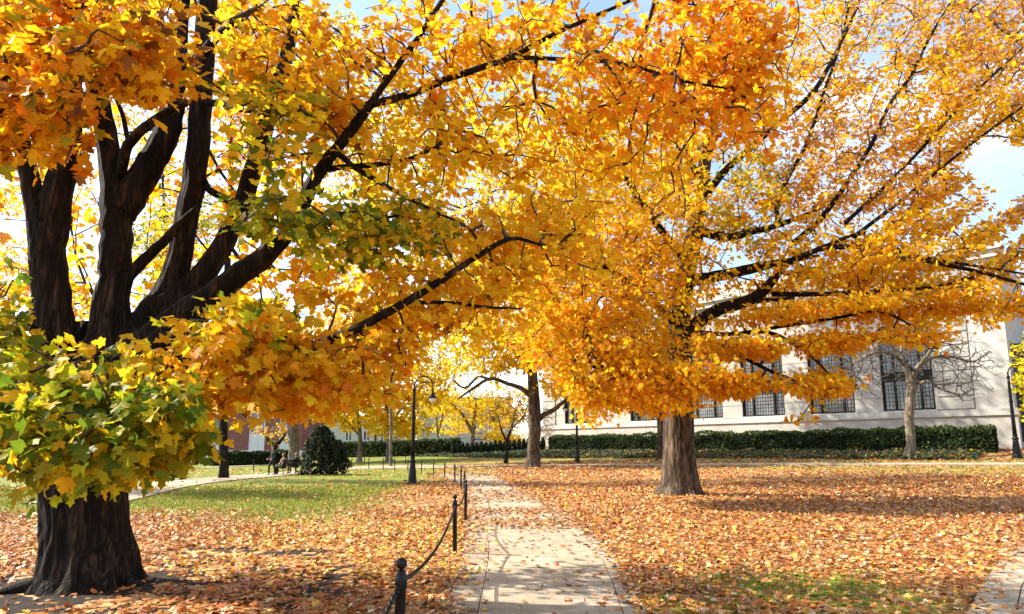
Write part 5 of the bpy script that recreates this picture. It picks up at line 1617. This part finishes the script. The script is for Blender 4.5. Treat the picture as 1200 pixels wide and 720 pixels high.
black_c = cloth('black_wool', (.012, .012, .014)); tan_c = cloth('tan_coat', (.52, .36, .22)); navy = cloth('navy_jacket', (.012, .014, .035)); den = cloth('dark_trousers', (.03, .032, .04))
blond = cloth('blond_hair', (.40, .24, .10)); brown_h = cloth('dark_hair', (.02, .014, .01)); brown2 = cloth('brown_hair', (.14, .07, .035))
person('person in a tan coat with long fair hair sitting on the bench', bench_pt(-.62, .2), bang, tan_c, den, brown2, .34, 'sit', .35)
person('person dressed all in black standing at the left end of the bench', bench_pt(-1.12, .62), bang + 1.2, black_c, black_c, brown_h, .1, 'stand', 0)
person('fair haired person in a dark navy jacket sitting at the right end of the bench', bench_pt(.62, .2), bang, navy, den, blond, .1, 'sit', 1.0)

# ------------------------------------------------------------------ fallen leaves and grass
FALL = {'orange': (0.50, 0.17, 0.03), 'gold': (0.60, 0.34, 0.06), 'tan': (0.46, 0.275, 0.13), 'pale': (0.56, 0.41, 0.26), 'rust': (0.36, 0.11, 0.03), 'brown': (0.20, 0.085, 0.035), 'yellow': (0.74, 0.50, 0.08)}
FW = dict(orange=26, gold=11, tan=18, pale=9, rust=21, brown=11, yellow=4)

def path_coord(xy):
    """across (0 left edge .. 1 right edge) and distance along the near path"""
    o = np.full(len(xy), 9.0); al = np.zeros(len(xy))
    for k in range(0, len(xy), 4000):
        q = xy[k:k + 4000]
        d = ((q[:, None, :] - PC[None, :, :2]) ** 2).sum(2)
        j = d.argmin(1)
        l, r = PL[j, :2], PR[j, :2]
        w = r - l
        o[k:k + 4000] = ((q - l) * w).sum(1) / (w * w).sum(1)
        al[k:k + 4000] = sl[j]
        far_ = d.min(1) > 6
        o[k:k + 4000][far_] = 9
    return o, al

def litter():
    P_, zs = [], [(2.6, 9, 430), (9, 16, 290), (16, 27, 125), (27, 48, 42)]
    for y0, y1, dens in zs:
        w0 = y1 * .98
        n = int(dens * (y1 - y0) * 2 * w0)
        xy = np.stack([RNG.uniform(-w0, w0, n), RNG.uniform(y0, y1, n)], 1)
        k = np.abs(xy[:, 0]) < xy[:, 1] * .95 + .6
        P_.append(xy[k])
    xy = np.concatenate(P_)
    x, y = xy[:, 0], xy[:, 1]
    g, so = cover(x, y)
    dens = 1 - np.where(x > 0, .66, .93) * g
    dens = np.minimum(dens, np.clip(1 - 1.0 * so, .04, 1))
    dens *= np.clip(.84 + .30 * nz2(x, y, 2.2, 21) + .28 * nz2(x, y, .8, 41), .22, 1)
    o, al = path_coord(xy)
    inside = (o > -.02) & (o < 1.02)
    e = np.minimum(o, 1 - o)                         # 0 at the edge .. .5 centre
    jag = .05 * nz2(x, y, 3.5, 14)
    yy = y
    mid = np.interp(yy, [5.5, 8.0, 10.0, 12.0, 15, 22, 40], [.03, .05, .13, .32, .55, .42, .25]) * np.clip(1 + .8 * nz2(x, y, 1.6, 33), .1, 2)
    edge_f = np.exp(-np.clip(e + jag, 0, 1) / .05) * .85
    dens = np.where(inside, np.clip(mid + edge_f, 0, .8), dens)
    # corner path
    cm = cl[:, :2]
    dd = np.sqrt(((xy[:, None, :] - cm[None]) ** 2).sum(2)) if len(xy) < 400000 else None
    j = dd.argmin(1)
    ac = ((xy - lf[j]) * (rt[j] - lf[j])).sum(1) / ((rt[j] - lf[j]) ** 2).sum(1)
    ins2 = (ac > 0) & (ac < 1) & (dd.min(1) < 2)
    dens = np.where(ins2, np.clip(.035 + .5 * np.exp(-ac / .07), 0, .9), dens)
    # far path strips stay nearly clear
    s = S(x, y)
    d = np.hypot(x - TREE_L[0], y - TREE_L[1]); dens = np.where(d < .62, 0, dens)
    k = RNG.random(len(xy)) < dens
    xy, inside, ins2, o = xy[k], inside[k], ins2[k], o[k]
    x, y = xy[:, 0], xy[:, 1]
    m = len(xy)
    onp = inside | ins2
    z = T(x, y) + np.where(onp, .034, .012) + RNG.uniform(0, 1, m) ** 2 * np.where(onp, .012, .045)
    nrm = RNG.normal(0, np.where(onp, .32, .55)[:, None], (m, 3)); nrm[:, 2] = 1
    fl = RNG.random(m) < .06; nrm[fl] += RNG.normal(0, .8, (int(fl.sum()), 3))
    tip = RNG.normal(0, 1, (m, 3)); tip[:, 2] *= .15
    size = np.interp(y, [3, 9, 16, 30, 48], [.070, .067, .078, .112, .17]) * RNG.uniform(.6, 1.25, m)
    names = list(FW); w = np.array([FW[a] for a in names], float); w /= w.sum()
    ci = RNG.choice(len(names), m, p=w)
    # regional drift in the mix: redder by the old maple, paler and pinker on the path
    red = (np.hypot(x - TREE_L[0] - .8, y - TREE_L[1]) < 3) & (RNG.random(m) < .45); ci[red] = RNG.choice([0, 4, 5], int(red.sum()), p=[.6, .28, .12])
    yl = (x < -.2) & (x > -5) & (y > 7.5) & (y < 14) & (RNG.random(m) < .35); ci[yl] = RNG.choice([1, 6], int(yl.sum()))  # sunlit patch between maple and bollards painted with yellower leaves
    pp = onp & (y > 9) & (RNG.random(m) < .5); ci[pp] = RNG.choice([2, 4, 5], int(pp.sum()))
    col = np.array([FALL[a] for a in names])[ci] * RNG.uniform(.75, 1.2, (m, 1)) * RNG.uniform(.94, 1.06, (m, 3))
    col = np.clip(col, .01, .85)
    pos = np.stack([x, y, z], 1)
    R = frames(tip, nrm)
    px, py, dp = proj(pos)
    fr = (px > 4) & (px < 1196) & (py < 714)
    rank = np.argsort(np.where(fr, dp / size, 1e9))[:300]
    mask = np.zeros(m, bool); mask[rank] = True
    for nm, sel, level in (('leaf_litter', (~mask) & (y < 10), 1), ('leaf_litter', (~mask) & (y >= 10), 0)):
        me = leaves_to_mesh(nm, pos[sel], R[sel], size[sel], col[sel], level, M['fallen'])
        oo = link_mesh(nm, me, None)
        tag(oo, 'carpet of fallen orange and tan maple leaves covering the near lawn' if level else 'carpet of fallen leaves spreading over the lawn beyond the near bollards', 'fallen leaves', kind='stuff')
    protos = [tri_mesh('fallen_leaf', tv, tf, None, M['fallen_obj']) for tv, tf in TM[2]]
    adj = dict(orange='orange', gold='golden', tan='tan', pale='pale', rust='rust red', brown='dark brown', yellow='yellow')
    for i in rank:
        ob = bpy.data.objects.new('fallen_leaf', protos[int(RNG.integers(0, len(protos)))])
        COL.objects.link(ob)
        ob.matrix_world = Matrix([list(R[i][r] * size[i]) + [float(pos[i][r])] for r in range(3)] + [[0, 0, 0, 1]])
        ob.color = (*[float(c) for c in col[i]], 1)
        if inside[i]:
            where = 'on the path ' + ('slabs' if .17 < o[i] < .9 else ('left edging strip' if o[i] < .5 else 'right edging strip')) + (' at the bottom edge' if py[i] > 690 else (' before the second bollard' if py[i] > 650 else ' beyond the second bollard'))
        elif ins2[i]: where = 'on the right corner path' + (' at the bottom edge' if py[i] > 690 else ' further up')
        elif o[i] < .5:
            where = ('beside the foot of the old maple' if px[i] < 230 else ('between the old maple and the nearest bollard' if px[i] < 420 else ('around the nearest bollard' if px[i] < 495 else 'between the nearest bollard and the path edge')))
        else:
            where = ('along the right edge of the path' if px[i] < 790 else ('left of the green grass patch' if px[i] < 860 else ('around the green grass patch' if px[i] < 1020 else 'between grass patch and corner path')))
            where += ' in the foreground' if py[i] > 690 else ''
        szw = 'large ' if size[i] > .094 else ('small ' if size[i] < .068 else '')
        tag(ob, szw + adj[names[ci[i]]] + ' fallen maple leaf ' + where, 'leaf', 'fallen maple leaves nearest the camera')
    print('litter', m)
litter()

def grass():
    n = 260000
    y = RNG.uniform(4.5, 26, n) ; x = RNG.uniform(-1, 1, n) * (y * .93 + .5)
    keepn = RNG.random(n) < np.interp(y, [4.5, 10, 26], [.9, .75, .45])
    x, y = x[keepn], y[keepn]
    g, so = cover(x, y)
    o, al = path_coord(np.stack([x, y], 1))
    k = (RNG.random(len(x)) < g * .95) & ~((o > -.03) & (o < 1.03))
    x, y = x[k], y[k]
    m = len(x)
    h = RNG.uniform(.03, .075, m) * np.interp(y, [5, 14, 26], [1, 1.1, 1.3])
    w = np.interp(y, [5, 12, 26], [.0035, .007, .016])
    a = RNG.uniform(0, 6.283, m)
    z = T(x, y)
    bx, by = np.cos(a) * w, np.sin(a) * w
    lx, ly = RNG.normal(0, .022, m), RNG.normal(0, .022, m)
    v = np.stack([np.stack([x - bx, y - by, z], 1), np.stack([x + bx, y + by, z], 1), np.stack([x + lx, y + ly, z + h], 1)], 1).reshape(-1, 3)
    t = np.arange(m * 3).reshape(-1, 3)
    c = greens(m, (0.17, 0.22, 0.022), .4, .3)
    yel = RNG.random(m) < .22; c[yel] = greens(int(yel.sum()), (.28, .25, .05))
    me = tri_mesh('grass', v, t, np.repeat(c, 3, axis=0), M['green_leaf'])
    oo = link_mesh('grass', me, None)
    tag(oo, 'short green grass showing through the fallen leaves', 'grass', kind='stuff')
grass()
